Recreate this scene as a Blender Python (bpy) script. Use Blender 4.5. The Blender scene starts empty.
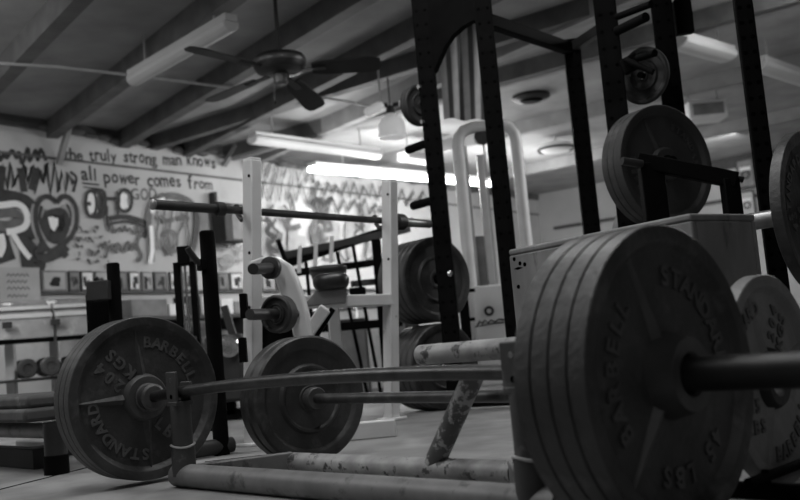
import bpy, bmesh, math, random
from mathutils import Vector, Matrix
R_ = math.radians
V = Vector
random.seed(7)
scene = bpy.context.scene
COL = scene.collection
UP = V((0, 0, 1))

# ------------------------------------------------------------------ camera
F = 950.0
CAM_H = 0.315
CM = Matrix.Rotation(R_(90 + 5.77), 4, 'X') @ Matrix.Rotation(R_(-5.05), 4, 'Z')
CLOC = V((0, 0, CAM_H))
cd = bpy.data.cameras.new('camera'); cam = bpy.data.objects.new('camera', cd); COL.objects.link(cam)
cam.matrix_world = Matrix.Translation(CLOC) @ CM
cd.sensor_width = 36; cd.lens = F / 800 * 36; cd.clip_start = 0.05
cd.dof.use_dof = True; cd.dof.focus_distance = 2.6; cd.dof.aperture_fstop = 3.8
scene.camera = cam
scene.view_settings.view_transform = 'Standard'
scene.view_settings.look = 'None'
scene.view_settings.exposure = 0.2
scene.view_settings.gamma = 1.0

def ray(px, py): return CM.to_3x3() @ V(((px - 400) / F, -(py - 250) / F, -1))
def at(px, py, y):
    """point seen at a pixel, at distance y straight ahead"""
    r = ray(px, py); return CLOC + r * (y / r.y)
def atz(px, py, z=0.0):
    r = ray(px, py); return CLOC + r * ((z - CAM_H) / r.z)
# the long wall, the directions of the room
W0 = V((-2.9, 9.5, 0)); WD = V((.6, .8, 0)); WN = V((.8, -.6, 0))
def onwall(px, py, off=0.0):
    r = ray(px, py); t = (W0 + WN * off - CLOC).dot(WN) / r.dot(WN)
    p = CLOC + r * t; return (p - W0).dot(WD), p.z
def wp(s, z, off=0.0): return W0 + WD * s + WN * off + UP * z
FC = W0 + WD * 9.0                      # far corner
def onfar(px, py, off=0.0):
    r = ray(px, py); t = (FC - WD * off - CLOC).dot(WD) / r.dot(WD)
    p = CLOC + r * t; return (p - FC).dot(WN), p.z
def fp(u, z, off=0.0): return FC + WN * u - WD * off + UP * z
D = V((.68, -.73, 0)).normalized()      # run of the front barbell, far end to near end
N = V((.73, .68, 0)).normalized()       # across it, away from the camera

# ------------------------------------------------------------------ materials
def mat(name, col, rough=.6, metal=0.0, var=.25, scale=8.0, bump=0.0, bscale=60.0, wear=None, wlo=.5, whi=.56, wscale=14.0, emit=0.0, stretch=None, spec=.5):
    m = bpy.data.materials.new(name); m.use_nodes = True
    nt = m.node_tree; b = nt.nodes['Principled BSDF']
    L = nt.links.new
    tc = nt.nodes.new('ShaderNodeTexCoord')
    src = tc.outputs['Object']
    if stretch:
        mp = nt.nodes.new('ShaderNodeMapping'); mp.inputs['Scale'].default_value = stretch
        L(src, mp.inputs[0]); src = mp.outputs[0]
    n = nt.nodes.new('ShaderNodeTexNoise'); n.inputs['Scale'].default_value = scale; n.inputs['Detail'].default_value = 6
    L(src, n.inputs['Vector'])
    r = nt.nodes.new('ShaderNodeValToRGB')
    r.color_ramp.elements[0].position = .3; r.color_ramp.elements[1].position = .7
    lo, hi = col * (1 - var), col * (1 + var)
    r.color_ramp.elements[0].color = (lo, lo, lo, 1); r.color_ramp.elements[1].color = (hi, hi, hi, 1)
    L(n.outputs['Fac'], r.inputs[0]); out = r.outputs[0]
    if wear is not None:
        n2 = nt.nodes.new('ShaderNodeTexNoise'); n2.inputs['Scale'].default_value = wscale; n2.inputs['Detail'].default_value = 8
        n2.inputs['Roughness'].default_value = .65
        L(src, n2.inputs['Vector'])
        r2 = nt.nodes.new('ShaderNodeValToRGB'); r2.color_ramp.elements[0].position = wlo; r2.color_ramp.elements[1].position = whi
        L(n2.outputs['Fac'], r2.inputs[0])
        mx = nt.nodes.new('ShaderNodeMixRGB'); L(r2.outputs[0], mx.inputs[0]); L(out, mx.inputs[1])
        mx.inputs[2].default_value = (wear, wear, wear, 1); out = mx.outputs[0]
    L(out, b.inputs['Base Color'])
    b.inputs['Roughness'].default_value = rough; b.inputs['Metallic'].default_value = metal
    b.inputs['Specular IOR Level'].default_value = spec
    if emit:
        b.inputs['Emission Color'].default_value = (1, 1, 1, 1); b.inputs['Emission Strength'].default_value = emit
    if bump:
        n3 = nt.nodes.new('ShaderNodeTexNoise'); n3.inputs['Scale'].default_value = bscale; n3.inputs['Detail'].default_value = 5
        L(src, n3.inputs['Vector'])
        bp = nt.nodes.new('ShaderNodeBump'); bp.inputs['Strength'].default_value = bump; bp.inputs['Distance'].default_value = .004
        L(n3.outputs['Fac'], bp.inputs['Height']); L(bp.outputs[0], b.inputs['Normal'])
    return m
M = {
 'iron': mat('cast_iron', .045, .5, .2, .45, 9, .45, 80, wear=.1, wlo=.52, whi=.72, wscale=14),
 'iron_hub': mat('worn_hub_iron', .085, .45, .3, .3, 12, .2, 80),
 'iron_letter': mat('rubbed_letter_iron', .11, .45, .3, .35, 30, .2, 80),
 'iron_dark': mat('black_iron', .03, .65, .05, .3, 9, .3, 70),
 'iron_soft': mat('dull_letter_iron', .1, .55, .1, .3, 20),
 'iron_grey': mat('grey_painted_iron', .2, .55, .05, .25, 12, .3, 90, wear=.14, wlo=.55, whi=.7),
 'bar': mat('bar_steel', .06, .38, .6, .3, 25, .1, 200),
 'bar_worn': mat('worn_bar_steel', .07, .4, .5, .3, 20, .1, 200, wear=.2, wlo=.5, whi=.75, wscale=9),
 'sleeve': mat('sleeve_steel', .022, .5, .3, .25, 20, .1, 150),
 'sleeve_bright': mat('bright_sleeve_steel', .25, .35, .6, .2, 20),
 'pipe': mat('dull_painted_pipe', .17, .5, .1, .3, 10, .15, 60, wear=.06, wlo=.56, whi=.66, wscale=16),
 'pipe_worn': mat('chipped_white_pipe', .3, .5, 0, .4, 16, .3, 60, wear=.05, wlo=.56, whi=.62, wscale=30, stretch=(1, 1, 1)),
 'black_steel': mat('black_powder_coat', .004, .75, 0, .3, 12, .1, 150, spec=.05),
 'dark_steel': mat('dark_grey_steel', .03, .5, .1, .3, 10, .1, 100),
 'hole': mat('hole_black', .002, .95, 0, .1, spec=0),
 'white_steel': mat('white_enamel_steel', .62, .4, 0, .08, 8, wear=.3, wlo=.66, whi=.72, wscale=25),
 'white_plain': mat('white_plastic', .7, .5, 0, .05, 6),
 'vinyl': mat('black_vinyl', .02, .38, 0, .3, 12, .1, 120),
 'vinyl_grey': mat('worn_grey_vinyl', .06, .7, 0, .35, 9, .3, 40, wear=.12, wlo=.58, whi=.66),
 'ply': mat('weathered_plywood', .2, .75, 0, .35, 9, .4, 40, wear=.06, wlo=.6, whi=.72, wscale=16, stretch=(1, 1, .3)),
 'chrome': mat('chrome', .55, .2, .9, .1),
 'paper': mat('grey_paper', .42, .8, 0, .12, 5),
 'frame': mat('dark_wood', .05, .6, 0, .3, 12),
 'ceil': mat('ceiling_board', .3, .85, 0, .22, 2.2, .2, 20, stretch=(1.0, 1.0, 1)),
 'beam': mat('timber_beam', .1, .75, 0, .3, 5, .2, 40),
 'beam_pale': mat('pale_timber', .25, .75, 0, .2, 5, .2, 40),
 'conduit': mat('grey_conduit', .4, .5, .2, .1),
 'fan': mat('fan_dark_metal', .012, .5, .1, .3, 12),
 'blade': mat('fan_dark_wood', .015, .7, 0, .3, 14),
 'brass': mat('polished_metal', .12, .4, .6, .1),
 'stripe_a': mat('flag_pale_cloth', .45, .85, 0, .12, 12),
 'stripe_b': mat('flag_dark_cloth', .085, .85, 0, .15, 12),
 'paint': mat('black_wall_paint', .03, .7, 0, .4, 12),
 'paint_mid': mat('grey_wall_paint', .12, .7, 0, .3, 8),
 'paint_drip': mat('dark_grey_wall_paint', .09, .7, 0, .4, 8),
 'pipe_dark': mat('dark_painted_pipe', .055, .5, .1, .3, 10, .2, 60, wear=.16, wlo=.6, whi=.7, wscale=18),
 'pipe_chipped': mat('rubbed_pipe', .1, .5, .1, .3, 14, .3, 60, wear=.4, wlo=.5, whi=.55, wscale=26),
 'paint_soft': mat('pale_grey_wall_paint', .3, .7, 0, .25, 5),
 'paint_white': mat('white_wall_paint', .85, .7, 0, .05, 8),
 'wall': mat('white_painted_board', .5, .8, 0, .12, 1.3, .15, 25, wear=.38, wlo=.55, whi=.72, wscale=1.7),
 'wall_far': mat('far_wall_paint', .4, .8, 0, .12, 1.2),
 'tube_lit': mat('lit_tube', .9, .5, 0, .02, 3, emit=14.0),
 'tube_mid': mat('lit_diffuser', .4, .5, 0, .02, 3, emit=.12),
 'tube_dim': mat('dim_diffuser', .4, .5, 0, .05, 3, emit=.012),
 'shade': mat('opal_glass_shade', .7, .35, 0, .03, 3, emit=.16),
 'tray': mat('galvanised_tray', .28, .6, .2, .35, 5, wear=.45, wlo=.55, whi=.7, wscale=9),
 'box_mid': mat('grey_box', .2, .7, 0, .3, 6),
 'box_pale': mat('pale_box', .75, .7, 0, .2, 6),
 'box_dark': mat('dark_box', .025, .7, 0, .3, 6),
 'tape': mat('friction_tape', .09, .8, 0, .3, 40, .3, 80),
}
M['floor'] = mat('worn_floor', .24, .6, 0, .3, 4, .15, 40, wear=.15, wlo=.5, whi=.75, wscale=3.0)

# ------------------------------------------------------------------ mesh helpers
def rootof(o):
    while o.parent: o = o.parent
    return o
def frame(ax, ref=UP):
    z = ax.normalized()
    x = ref.cross(z)
    if x.length < 1e-4: x = V((1, 0, 0)).cross(z)
    x.normalize(); return x, z.cross(x), z
class MB:
    def __init__(s): s.v = []; s.f = []; s.mi = []
    def add(s, vs, fs, mi=0):
        b = len(s.v); s.v += [V(p) for p in vs]
        for f in fs: s.f.append([b + i for i in f]); s.mi.append(mi)
        return s
    def box(s, c, hx, hy, hz, mi=0):
        vs = [c + hx * a + hy * b + hz * d for a in (-1, 1) for b in (-1, 1) for d in (-1, 1)]
        return s.add(vs, [(0, 1, 3, 2), (4, 6, 7, 5), (0, 4, 5, 1), (2, 3, 7, 6), (0, 2, 6, 4), (1, 5, 7, 3)], mi)
    def beam(s, p0, p1, w, h, ref=UP, mi=0):
        x, y, z = frame(p1 - p0, ref)
        return s.box((p0 + p1) / 2, x * w / 2, y * h / 2, (p1 - p0) / 2, mi)
    def lathe(s, o, ax, prof, n=32, ref=UP, closed=False, mi=0):
        x, y, z = frame(ax, ref); vs = []; fs = []
        for r, h in prof:
            for k in range(n):
                a = 2 * math.pi * k / n
                vs.append(o + z * h + (x * math.cos(a) + y * math.sin(a)) * max(r, 1e-5))
        m = len(prof)
        for j in range(m if closed else m - 1):
            j2 = (j + 1) % m
            for k in range(n):
                k2 = (k + 1) % n
                fs.append((j * n + k, j * n + k2, j2 * n + k2, j2 * n + k))
        if not closed:
            fs.append(tuple(range(n))[::-1]); fs.append(tuple((m - 1) * n + k for k in range(n)))
        return s.add(vs, fs, mi)
    def tube(s, p0, p1, r, n=20, r1=None, mi=0):
        L = (p1 - p0).length
        return s.lathe(p0, p1 - p0, [(r, 0), (r if r1 is None else r1, L)], n, mi=mi)
    def hollow(s, p0, p1, r, th=.004, n=24):
        L = (p1 - p0).length; q = r - th
        return s.lathe(p0, p1 - p0, [(r, 0), (r, L), (q, L), (q, 0)], n, closed=True)
    def path(s, pts, r, n=10, rs=None, sx=1.0):
        rings = []; vs = []; fs = []
        x = None
        for i, p in enumerate(pts):
            t = (pts[min(i + 1, len(pts) - 1)] - pts[max(i - 1, 0)]).normalized()
            if x is None: x, y, _ = frame(t)
            else:
                x = (x - t * x.dot(t)).normalized(); y = t.cross(x)
            rr = rs[i] if rs else r
            for k in range(n):
                a = 2 * math.pi * k / n
                vs.append(p + x * math.cos(a) * rr * sx + y * math.sin(a) * rr)
        for i in range(len(pts) - 1):
            for k in range(n):
                k2 = (k + 1) % n
                fs.append((i * n + k, i * n + k2, (i + 1) * n + k2, (i + 1) * n + k))
        fs.append(tuple(range(n))[::-1]); fs.append(tuple((len(pts) - 1) * n + k for k in range(n)))
        return s.add(vs, fs)
    def prism(s, poly, off):
        """closed polygon of points, extruded by vector off"""
        n = len(poly); vs = list(poly) + [p + off for p in poly]
        fs = [tuple(range(n))[::-1], tuple(range(n, 2 * n))] + [(i, (i + 1) % n, n + (i + 1) % n, n + i) for i in range(n)]
        return s.add(vs, fs)
    def build(s, name, m, parent=None, bevel=0.0, ang=35, label=None, seg=2):
        org = rootof(parent).location.copy() if parent else V((0, 0, 0))
        me = bpy.data.meshes.new(name)
        c = org
        if parent is None:
            lo = V([min(p[i] for p in s.v) for i in range(3)]); hi = V([max(p[i] for p in s.v) for i in range(3)])
            c = V(((lo.x + hi.x) / 2, (lo.y + hi.y) / 2, lo.z))
        me.from_pydata([tuple(p - c) for p in s.v], [], s.f)
        bm = bmesh.new(); bm.from_mesh(me)
        bmesh.ops.recalc_face_normals(bm, faces=bm.faces); bm.to_mesh(me); bm.free()
        ms = m if isinstance(m, (list, tuple)) else [m]
        for q in ms: me.materials.append(M[q] if isinstance(q, str) else q)
        for p, k in zip(me.polygons, s.mi): p.material_index = k; p.use_smooth = True
        me.set_sharp_from_angle(angle=R_(ang))
        o = bpy.data.objects.new(name, me); COL.objects.link(o)
        if parent: o.parent = parent
        else: o.location = c
        if bevel:
            md = o.modifiers.new('bevel', 'BEVEL'); md.width = bevel; md.segments = seg; md.limit_method = 'ANGLE'; md.angle_limit = R_(40)
        if label: o['label'] = label
        return o
def tag(o, label, cat, group=None):
    o['label'] = label; o['category'] = cat
    if group: o['group'] = group
    return o
def thing(name, label, cat, loc=(0, 0, 0), group=None):
    o = bpy.data.objects.new(name, None); COL.objects.link(o); o.location = V(loc); o.empty_display_size = .05
    return tag(o, label, cat, group)
def dup(o, label=None, parent=None):
    c = o.copy(); COL.objects.link(c)
    if parent: c.parent = parent
    if label: c['label'] = label
    for ch in [k for k in o.children]: dup(ch, None, c)
    return c
def struct(mb, name, m, **k):
    o = mb.build(name, m, **k); o['kind'] = 'structure'; return o

# lettering ---------------------------------------------------------
_gl = {}
def glyph(ch, bold=.0, ext=.0):
    k = (ch, bold, ext)
    if k not in _gl:
        cu = bpy.data.curves.new('lettering', 'FONT'); cu.body = ch; cu.size = 1; cu.offset = bold; cu.extrude = ext; cu.resolution_u = 3
        ob = bpy.data.objects.new('lettering', cu); COL.objects.link(ob)
        bpy.context.view_layer.update()
        me = bpy.data.meshes.new_from_object(ob.evaluated_get(bpy.context.evaluated_depsgraph_get()))
        vs = [v.co.copy() for v in me.vertices]; fs = [tuple(p.vertices) for p in me.polygons]
        bpy.data.objects.remove(ob); bpy.data.curves.remove(cu); bpy.data.meshes.remove(me)
        w0 = min((v.x for v in vs), default=0); w1 = max((v.x for v in vs), default=.3)
        _gl[k] = (vs, fs, w0, w1)
    return _gl[k]
def put_glyph(mb, ch, mtx, size, bold=.03, ext=.1):
    vs, fs, w0, w1 = glyph(ch, bold, ext)
    cx = (w0 + w1) / 2
    mb.add([mtx @ V(((v.x - cx) * size, (v.y - .36) * size, v.z * size)) for v in vs], fs)
def arc_text(mb, text, r, mid, step, size, z, inward=False, ext=.09):
    n = len(text)
    for i, ch in enumerate(text):
        if ch == ' ': continue
        if inward: a = mid + (i - (n - 1) / 2) * step; rot = a + 90
        else: a = mid - (i - (n - 1) / 2) * step; rot = a - 90
        mtx = Matrix.Translation((r * math.cos(R_(a)), r * math.sin(R_(a)), z)) @ Matrix.Rotation(R_(rot), 4, 'Z')
        put_glyph(mb, ch, mtx, size, .035, ext)
def block_text(mb, lines, r, a, rot, size, z, ext=.09):
    base = Matrix.Translation((r * math.cos(R_(a)), r * math.sin(R_(a)), z)) @ Matrix.Rotation(R_(rot), 4, 'Z')
    for j, ln in enumerate(lines):
        y = ((len(lines) - 1) / 2 - j) * size * 1.08
        for i, ch in enumerate(ln):
            x = (i - (len(ln) - 1) / 2) * size * .78
            put_glyph(mb, ch, base @ Matrix.Translation((x, y, 0)), size, .035, ext)

# ------------------------------------------------------------------ weight plates
def orient(center, nrm, spin=0.0, lean=0.0):
    z = nrm.normalized()
    if lean: z = (z * math.cos(R_(lean)) + UP * math.sin(R_(lean))).normalized()
    x = UP.cross(z).normalized(); y = z.cross(x)
    m = Matrix((x, y, z)).transposed().to_4x4()
    return Matrix.Translation(center) @ m @ Matrix.Rotation(R_(spin), 4, 'Z')
O0 = V((0, 0, 0)); ZZ = V((0, 0, 1))
def plate(label, R=.225, T=.03, ribs=(), texts=None, m='iron', mh='iron_hub', ml='iron_letter', style='dish', group=None, name='weight_plate', bore=None, hub_out=.004, mr=None):
    """built about its own axis; +Z is the face"""
    t = thing(name, label, 'weight plate', (0, 0, 0), group)
    h = T / 2
    bo = bore or (.0262 if R > .13 else R * .13)
    if style == 'dish':
        rim = R * .115; dz = h - .0135
        pr = [(.027, dz), (R * .62, dz), (R - rim - .012, dz - .001), (R - rim - .004, dz + .005), (R - rim, h - .0015), (R - rim + .003, h), (R - .002, h), (R, h - .002), (R, -h + .002), (R - .002, -h), (R - rim, -h), (R - rim - .006, -dz), (.027, -dz)]
        hub_r = R * .28
    else:  # stepped training plate
        pr = [(bo, h - .006), (R * .46, h - .006), (R * .49, h - .001), (R * .52, h - .001), (R * .56, h - .010), (R * .78, h - .010), (R * .83, h - .002), (R * .85, h), (R - .006, h), (R, h - .006), (R, -h + .006), (R - .006, -h), (R * .85, -h), (R * .8, -h + .008), (bo, -h + .008)]
        dz = h - .010; hub_r = max(R * .22, bo + .008)
    MB().lathe(O0, ZZ, pr, 96, V((0, 1, 0)), closed=True).build('disc', m, t)
    if style == 'dish':
        MB().lathe(O0, ZZ, [(.027, dz - .002), (hub_r + .004, dz - .002), (hub_r, h - .002), (hub_r - .004 - hub_out * .2, h + hub_out), (.034, h + hub_out), (.029, h + hub_out - .006)], 48, V((0, 1, 0)), closed=True).build('hub', mh, t)
    else:
        MB().lathe(O0, ZZ, [(bo, h - .008), (hub_r, h - .008), (hub_r - .003, h), (bo + .003, h), (bo, h - .002)], 48, V((0, 1, 0)), closed=True).build('hub', mh, t)
    for a in ribs:
        r0, r1 = hub_r - .004, R * .885
        ca, sa = math.cos(R_(a)), math.sin(R_(a)); tx = V((-sa, ca, 0)); rx = V((ca, sa, 0))
        w0, w1 = R * .07, .0025
        vs = [rx * r0 + tx * w0 + ZZ * (dz - .001), rx * r0 - tx * w0 + ZZ * (dz - .001), rx * r1 + tx * w1 + ZZ * (dz - .001), rx * r1 - tx * w1 + ZZ * (dz - .001),
              rx * r0 + ZZ * (h - .004), rx * r1 + ZZ * (dz + .003)]
        MB().add(vs, [(0, 1, 4), (2, 5, 3), (0, 4, 5, 2), (1, 3, 5, 4), (0, 2, 3, 1)]).build('rib', mr or m, t, ang=20)
    if texts:
        mb = MB(); texts(mb, dz); mb.build('lettering', ml, t, label='raised cast letters')
    return t
def pose(o, center, nrm, spin=0.0, lean=0.0): o.matrix_world = orient(center, nrm, spin, lean); return o

# =================================================================== THE ROOM
CEIL = 2.77
room = [wp(-8, 0), wp(9, 0), fp(11, 0), fp(11, 0) - WD * 17]
fl = MB().prism([p - UP * .1 for p in room], UP * .1); floor = struct(fl, 'floor', 'floor')
q0, q1 = atz(-30, 497), atz(150, 452)
MB().beam(q0 + (q0 - q1) * .3, q1 + (q1 - q0) * .2, .012, .002).build('seam_strip', 'hole', floor)
q0, q1 = atz(205, 462), atz(292, 452)
MB().beam(q0, q1, .012, .002).build('seam_strip', 'hole', floor)
cl = MB().prism([p + UP * CEIL for p in [wp(-8, 0, -.2), wp(9.2, 0, -.2), fp(11, 0) + WD * .2, fp(11, 0) - WD * 17]], UP * .08); struct(cl, 'ceiling', 'ceil')
w = MB().box(wp(.5, CEIL / 2, -.06), WD * 8.56, WN * .06, UP * CEIL / 2); wall_left = struct(w, 'wall_left', 'wall')
w = MB().box(fp(5.5, CEIL / 2, -.06), WN * 5.5, WD * .06, UP * CEIL / 2); wall_far = struct(w, 'wall_back', 'wall_far')

# painted marks on the long wall -------------------------------------
wall_marks = []
_off = [0.0015]
def nxt():
    _off[0] += .0004; return _off[0]
def ribbon(mb, pts, wd, off, taper=0.0):
    """pts: (s,z) on the wall; a flat brush stroke"""
    P = [V((a, b)) for a, b in pts]
    if len(P) < 2: return
    L = []; Rr = []
    for i, p in enumerate(P):
        t = (P[min(i + 1, len(P) - 1)] - P[max(i - 1, 0)])
        if t.length < 1e-6: t = V((1, 0))
        t.normalize(); nn = V((-t.y, t.x))
        u = i / (len(P) - 1); ww = wd * (1 - taper * u) / 2
        L.append(p + nn * ww); Rr.append(p - nn * ww)
    vs = [wp(q.x, q.y, off) for q in L] + [wp(q.x, q.y, off) for q in Rr]
    n = len(P)
    mb.add(vs, [(i, i + 1, n + i + 1, n + i) for i in range(n - 1)])
def smooth(pts, k=6):
    out = []
    n = len(pts)
    for i in range(n - 1):
        p0, p1, p2, p3 = (V(pts[max(i - 1, 0)]), V(pts[i]), V(pts[i + 1]), V(pts[min(i + 2, n - 1)]))
        for j in range(k):
            t = j / k
            out.append(tuple(.5 * ((2 * p1) + (p2 - p0) * t + (2 * p0 - 5 * p1 + 4 * p2 - p3) * t * t + (3 * p1 - p0 - 3 * p2 + p3) * t ** 3)))
    out.append(tuple(pts[-1])); return out
def wpx(pts, sm=True):
    q = [onwall(*p) for p in pts]
    return smooth(q) if sm else q
def painted(name, m, strokes, label=None):
    mb = MB()
    for pts, wd in strokes: ribbon(mb, pts, wd, nxt())
    o = mb.build(name, m, wall_left, label=label)
    return o
# slogan
def hand_text(mb, text, x0, x1, y0, y1, size, seed):
    rnd = random.Random(seed)
    s0, z0 = onwall(x0, y0); s1, z1 = onwall(x1, y1)
    n = len(text); off = nxt()
    # variable advance
    adv = [{'i': .6, 'l': .55, 't': .75, 'r': .8, 'm': 1.35, 'w': 1.3, ' ': .85}.get(c, 1.0) for c in text]
    tot = sum(adv); acc = 0
    for c, a in zip(text, adv):
        f_ = (acc + a / 2) / tot; acc += a
        if c == ' ': continue
        vs, fs, w0, w1 = glyph(c, .022, 0)
        sz = size * rnd.uniform(.92, 1.12); rot = rnd.uniform(-.1, .1); s = s0 + (s1 - s0) * f_; z = z0 + (z1 - z0) * f_ + rnd.uniform(-.012, .012)
        cx = (w0 + w1) / 2; sx = min(1.0, (s1 - s0) / tot * a * .92 / max(.05, (w1 - w0) * sz))
        P = []
        for v in vs:
            x = (v.x - cx) * sz * sx; y = v.y * sz
            P.append(wp(s + x * math.cos(rot) - y * math.sin(rot), z + x * math.sin(rot) + y * math.cos(rot), off))
        mb.add(P, fs)
mb = MB(); hand_text(mb, 'the truly strong man knows', 64, 216, 159.5, 167.5, .18, 3)
hand_text(mb, 'all power comes from', 81, 213, 180.5, 189.5, .19, 5)
ribbon(mb, wpx([(82, 183), (99, 185)]), .02, nxt())
ribbon(mb, wpx([(83, 187), (100, 189)]), .015, nxt())
mb.build('painted_slogan', 'paint', wall_left, label='black hand-painted slogan in two lines')
mb = MB(); hand_text(mb, 'GOD', 131, 157, 198, 201, .17, 8); mb.build('painted_slogan', 'paint_mid', wall_left, label='grey block letters below the slogan')
# seam between the boards
s0, z0 = onwall(0, 163); s1, z1 = onwall(240, 171.5)
zs = .5 * (z0 + z1)
MB().box(wp(.5, zs, .004), WD * 8.5, WN * .004, UP * .012).build('seam_strip', 'beam', wall_left)
# scrawl rows at the start of the wall
def zig(x0, x1, yt, yb, n, seed, wob=4):
    rnd = random.Random(seed); pts = []
    for i in range(n):
        x = x0 + (x1 - x0) * i / (n - 1)
        pts.append((x + rnd.uniform(-1.5, 1.5), (yt if i % 2 else yb) + rnd.uniform(-wob, wob)))
    return pts
painted('painted_scrawl', 'paint', [(wpx(zig(-8, 46, 151, 161, 15, 1, 3)), .035), (wpx(zig(-8, 72, 168, 188, 23, 2, 6), False), .06), (wpx([(70, 172), (76, 178), (73, 192)]), .03), (wpx([(2, 166), (0, 190), (6, 194)]), .08), (wpx([(20, 168), (24, 192)], 0), .07), (wpx([(36, 168), (31, 190)], 0), .07)], 'black spray scrawl')
# letter R with dark cloud
painted('painted_letter', 'paint', [(wpx([(-14, 200), (10, 199), (26, 204), (34, 216), (32, 230), (20, 236), (30, 250), (38, 262), (34, 270)]), .16), (wpx([(-4, 224), (0, 244), (6, 262)]), .2), (wpx([(22, 234), (26, 258), (28, 270)]), .12), (wpx([(-20, 240), (-6, 262)]), .2)], 'dark cloud around the letter')
painted('painted_letter', 'paint_mid', [(wpx([(-6, 214), (10, 212), (18, 218), (10, 226), (-6, 225)]), .1)])
painted('painted_letter', 'paint_white', [(wpx([(-12, 207), (4, 205), (16, 204), (24, 209), (27, 219), (24, 227), (14, 231), (6, 232)]), .06), (wpx([(11, 231), (18, 243), (26, 254), (30, 258)]), .055), (wpx([(0, 234), (2, 246), (-2, 256)]), .07)], 'white outlined letter R')
# heart
hp = [(56, 203), (51, 198), (44, 197), (38, 202), (35, 212), (36, 226), (41, 240), (49, 251), (55, 249), (64, 243), (72, 234), (76, 222), (75, 207), (69, 198), (62, 197), (56, 203)]
painted('painted_heart', 'paint_soft', [(wpx([(42, 208), (40, 220), (46, 240)]), .22), (wpx([(70, 206), (70, 222), (60, 240)]), .2), (wpx([(56, 212), (56, 240)]), .3)])
painted('painted_heart', 'paint', [(wpx(hp), .05), (wpx([(47, 212), (43, 224), (47, 236), (55, 241), (63, 236), (65, 224), (62, 213)]), .06), (wpx([(48, 216), (62, 214), (63, 230), (50, 234), (48, 222), (60, 222), (56, 230)]), .11), (wpx([(66, 204), (70, 214), (69, 226)]), .025), (wpx([(41, 206), (39, 218), (43, 232)]), .03), (wpx([(44, 244), (38, 254), (46, 258), (60, 252), (66, 246)]), .09), (wpx([(58, 246), (66, 257)]), .07)], 'black heart shaped emblem')
painted('painted_heart', 'paint_white', [(wpx([(50, 217), (52, 226), (55, 229)]), .06), (wpx([(55, 218), (55, 226)]), .05)], 'small white heart')
# drawn barbell and bench
def ell(cx, cy, rx, ry, n=18): return [(cx + rx * math.cos(2 * math.pi * i / n), cy + ry * math.sin(2 * math.pi * i / n)) for i in range(n + 1)]
painted('painted_barbell', 'paint_white', [(wpx([(92, 194), (91, 205), (93, 213)]), .1), (wpx([(122, 193), (121, 200), (123, 209)]), .12)])
painted('painted_barbell', 'paint', [(wpx(ell(90, 204, 5.5, 13)), .03), (wpx([(92, 191), (102, 192), (104, 203), (101, 216), (92, 216)]), .05), (wpx([(98, 192), (100, 204), (97, 216)]), .03), (wpx([(83, 204), (90, 204)]), .04), (wpx([(104, 199), (116, 199)]), .04), (wpx(ell(124, 201, 7, 11)), .035), (wpx([(117, 192), (118, 201), (116, 210)]), .035), (wpx([(106, 206), (106, 222), (109, 230)]), .03), (wpx([(116, 200), (117, 218)]), .03), (wpx([(108, 219), (125, 217), (144, 222)]), .05), (wpx([(109, 224), (126, 222), (143, 227), (145, 236)]), .03), (wpx([(144, 221), (144, 238)]), .04)], 'drawn barbell over a bench')
painted('painted_barbell', 'paint_mid', [(wpx(zig(108, 142, 227, 233, 12, 4, 2)), .025), (wpx(zig(106, 138, 244, 251, 9, 5, 2)), .035), (wpx([(140, 234), (136, 244), (140, 256), (136, 262)]), .04)], 'grey scribbles under the drawn bench')
# mottled patch
rnd = random.Random(11)
painted('painted_patch', 'paint_mid', [(wpx([(x, y), (x + rnd.uniform(-3, 3), y + rnd.uniform(-3, 3)), (x + rnd.uniform(-4, 4), y + rnd.uniform(-4, 4))]), rnd.uniform(.015, .035)) for x, y in [(rnd.uniform(74, 107), rnd.uniform(228, 268)) for _ in range(30)]], 'mottled grey patch')
# framed swirling portrait without identity
st = [([(150, 262), (149, 240), (147, 220), (151, 205), (158, 199), (168, 196), (180, 198), (190, 204), (195, 216), (194, 236), (190, 252), (182, 262)], .07)]
for q in range(5):
    x = 155 + q * 7.6; st.append(([(x, 206 + rnd.uniform(0, 6)), (x + rnd.uniform(-4, 4), 222), (x + rnd.uniform(-5, 5), 236), (x + rnd.uniform(-3, 3), 250 + rnd.uniform(-4, 8))], rnd.uniform(.018, .028)))
st += [([(158, 216), (164, 221), (172, 220)], .05), ([(176, 220), (182, 217), (187, 220)], .05), ([(162, 246), (168, 252), (176, 250)], .05), (ell(168, 240, 7, 9), .03)]
painted('painted_swirl', 'paint_mid', [(wpx(p), w_) for p, w_ in st], 'grey swirling figure')
painted('painted_swirl', 'paint_white', [(wpx([(150, 214), (153, 204), (163, 200)]), .05), (wpx([(149, 226), (150, 250), (148, 264)]), .05)])
# bright half of the wall: drips, flames and swirls
rnd = random.Random(21); A = []; B = []; Cc = []
for (xa, xb, ya, yb, n_, sd) in ((257, 312, 160, 177, 15, 51), (257, 314, 180, 200, 13, 52), (312, 384, 181, 194, 17, 53), (314, 384, 197, 208, 14, 55), (384, 442, 188, 201, 12, 54)):
    A.append((wpx([(x + (y - ya) * .0, y + (x - xa) * .1) for x, y in zig(xa, xb, ya, yb, n_, sd, 2.5)], False), .06))
for i in range(20):
    x = rnd.uniform(258, 384); y = rnd.uniform(204, 260); k = rnd.uniform(5, 13)
    B.append((wpx([(x, y - k), (x + rnd.uniform(-5, 5), y - k * .3), (x + rnd.uniform(-6, 6), y + k * .4), (x + rnd.uniform(-4, 4), y + k), (x + rnd.uniform(2, 8), y + k * .7)]), rnd.uniform(.03, .07)))
for i in range(8):
    x = rnd.uniform(264, 376); y = rnd.uniform(208, 236); Cc.append((wpx([(x + rnd.uniform(-2, 2), y), (x + rnd.uniform(-2, 2), y + 14), (x + rnd.uniform(-4, 4), y + 36)]), rnd.uniform(.14, .22)))
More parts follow.
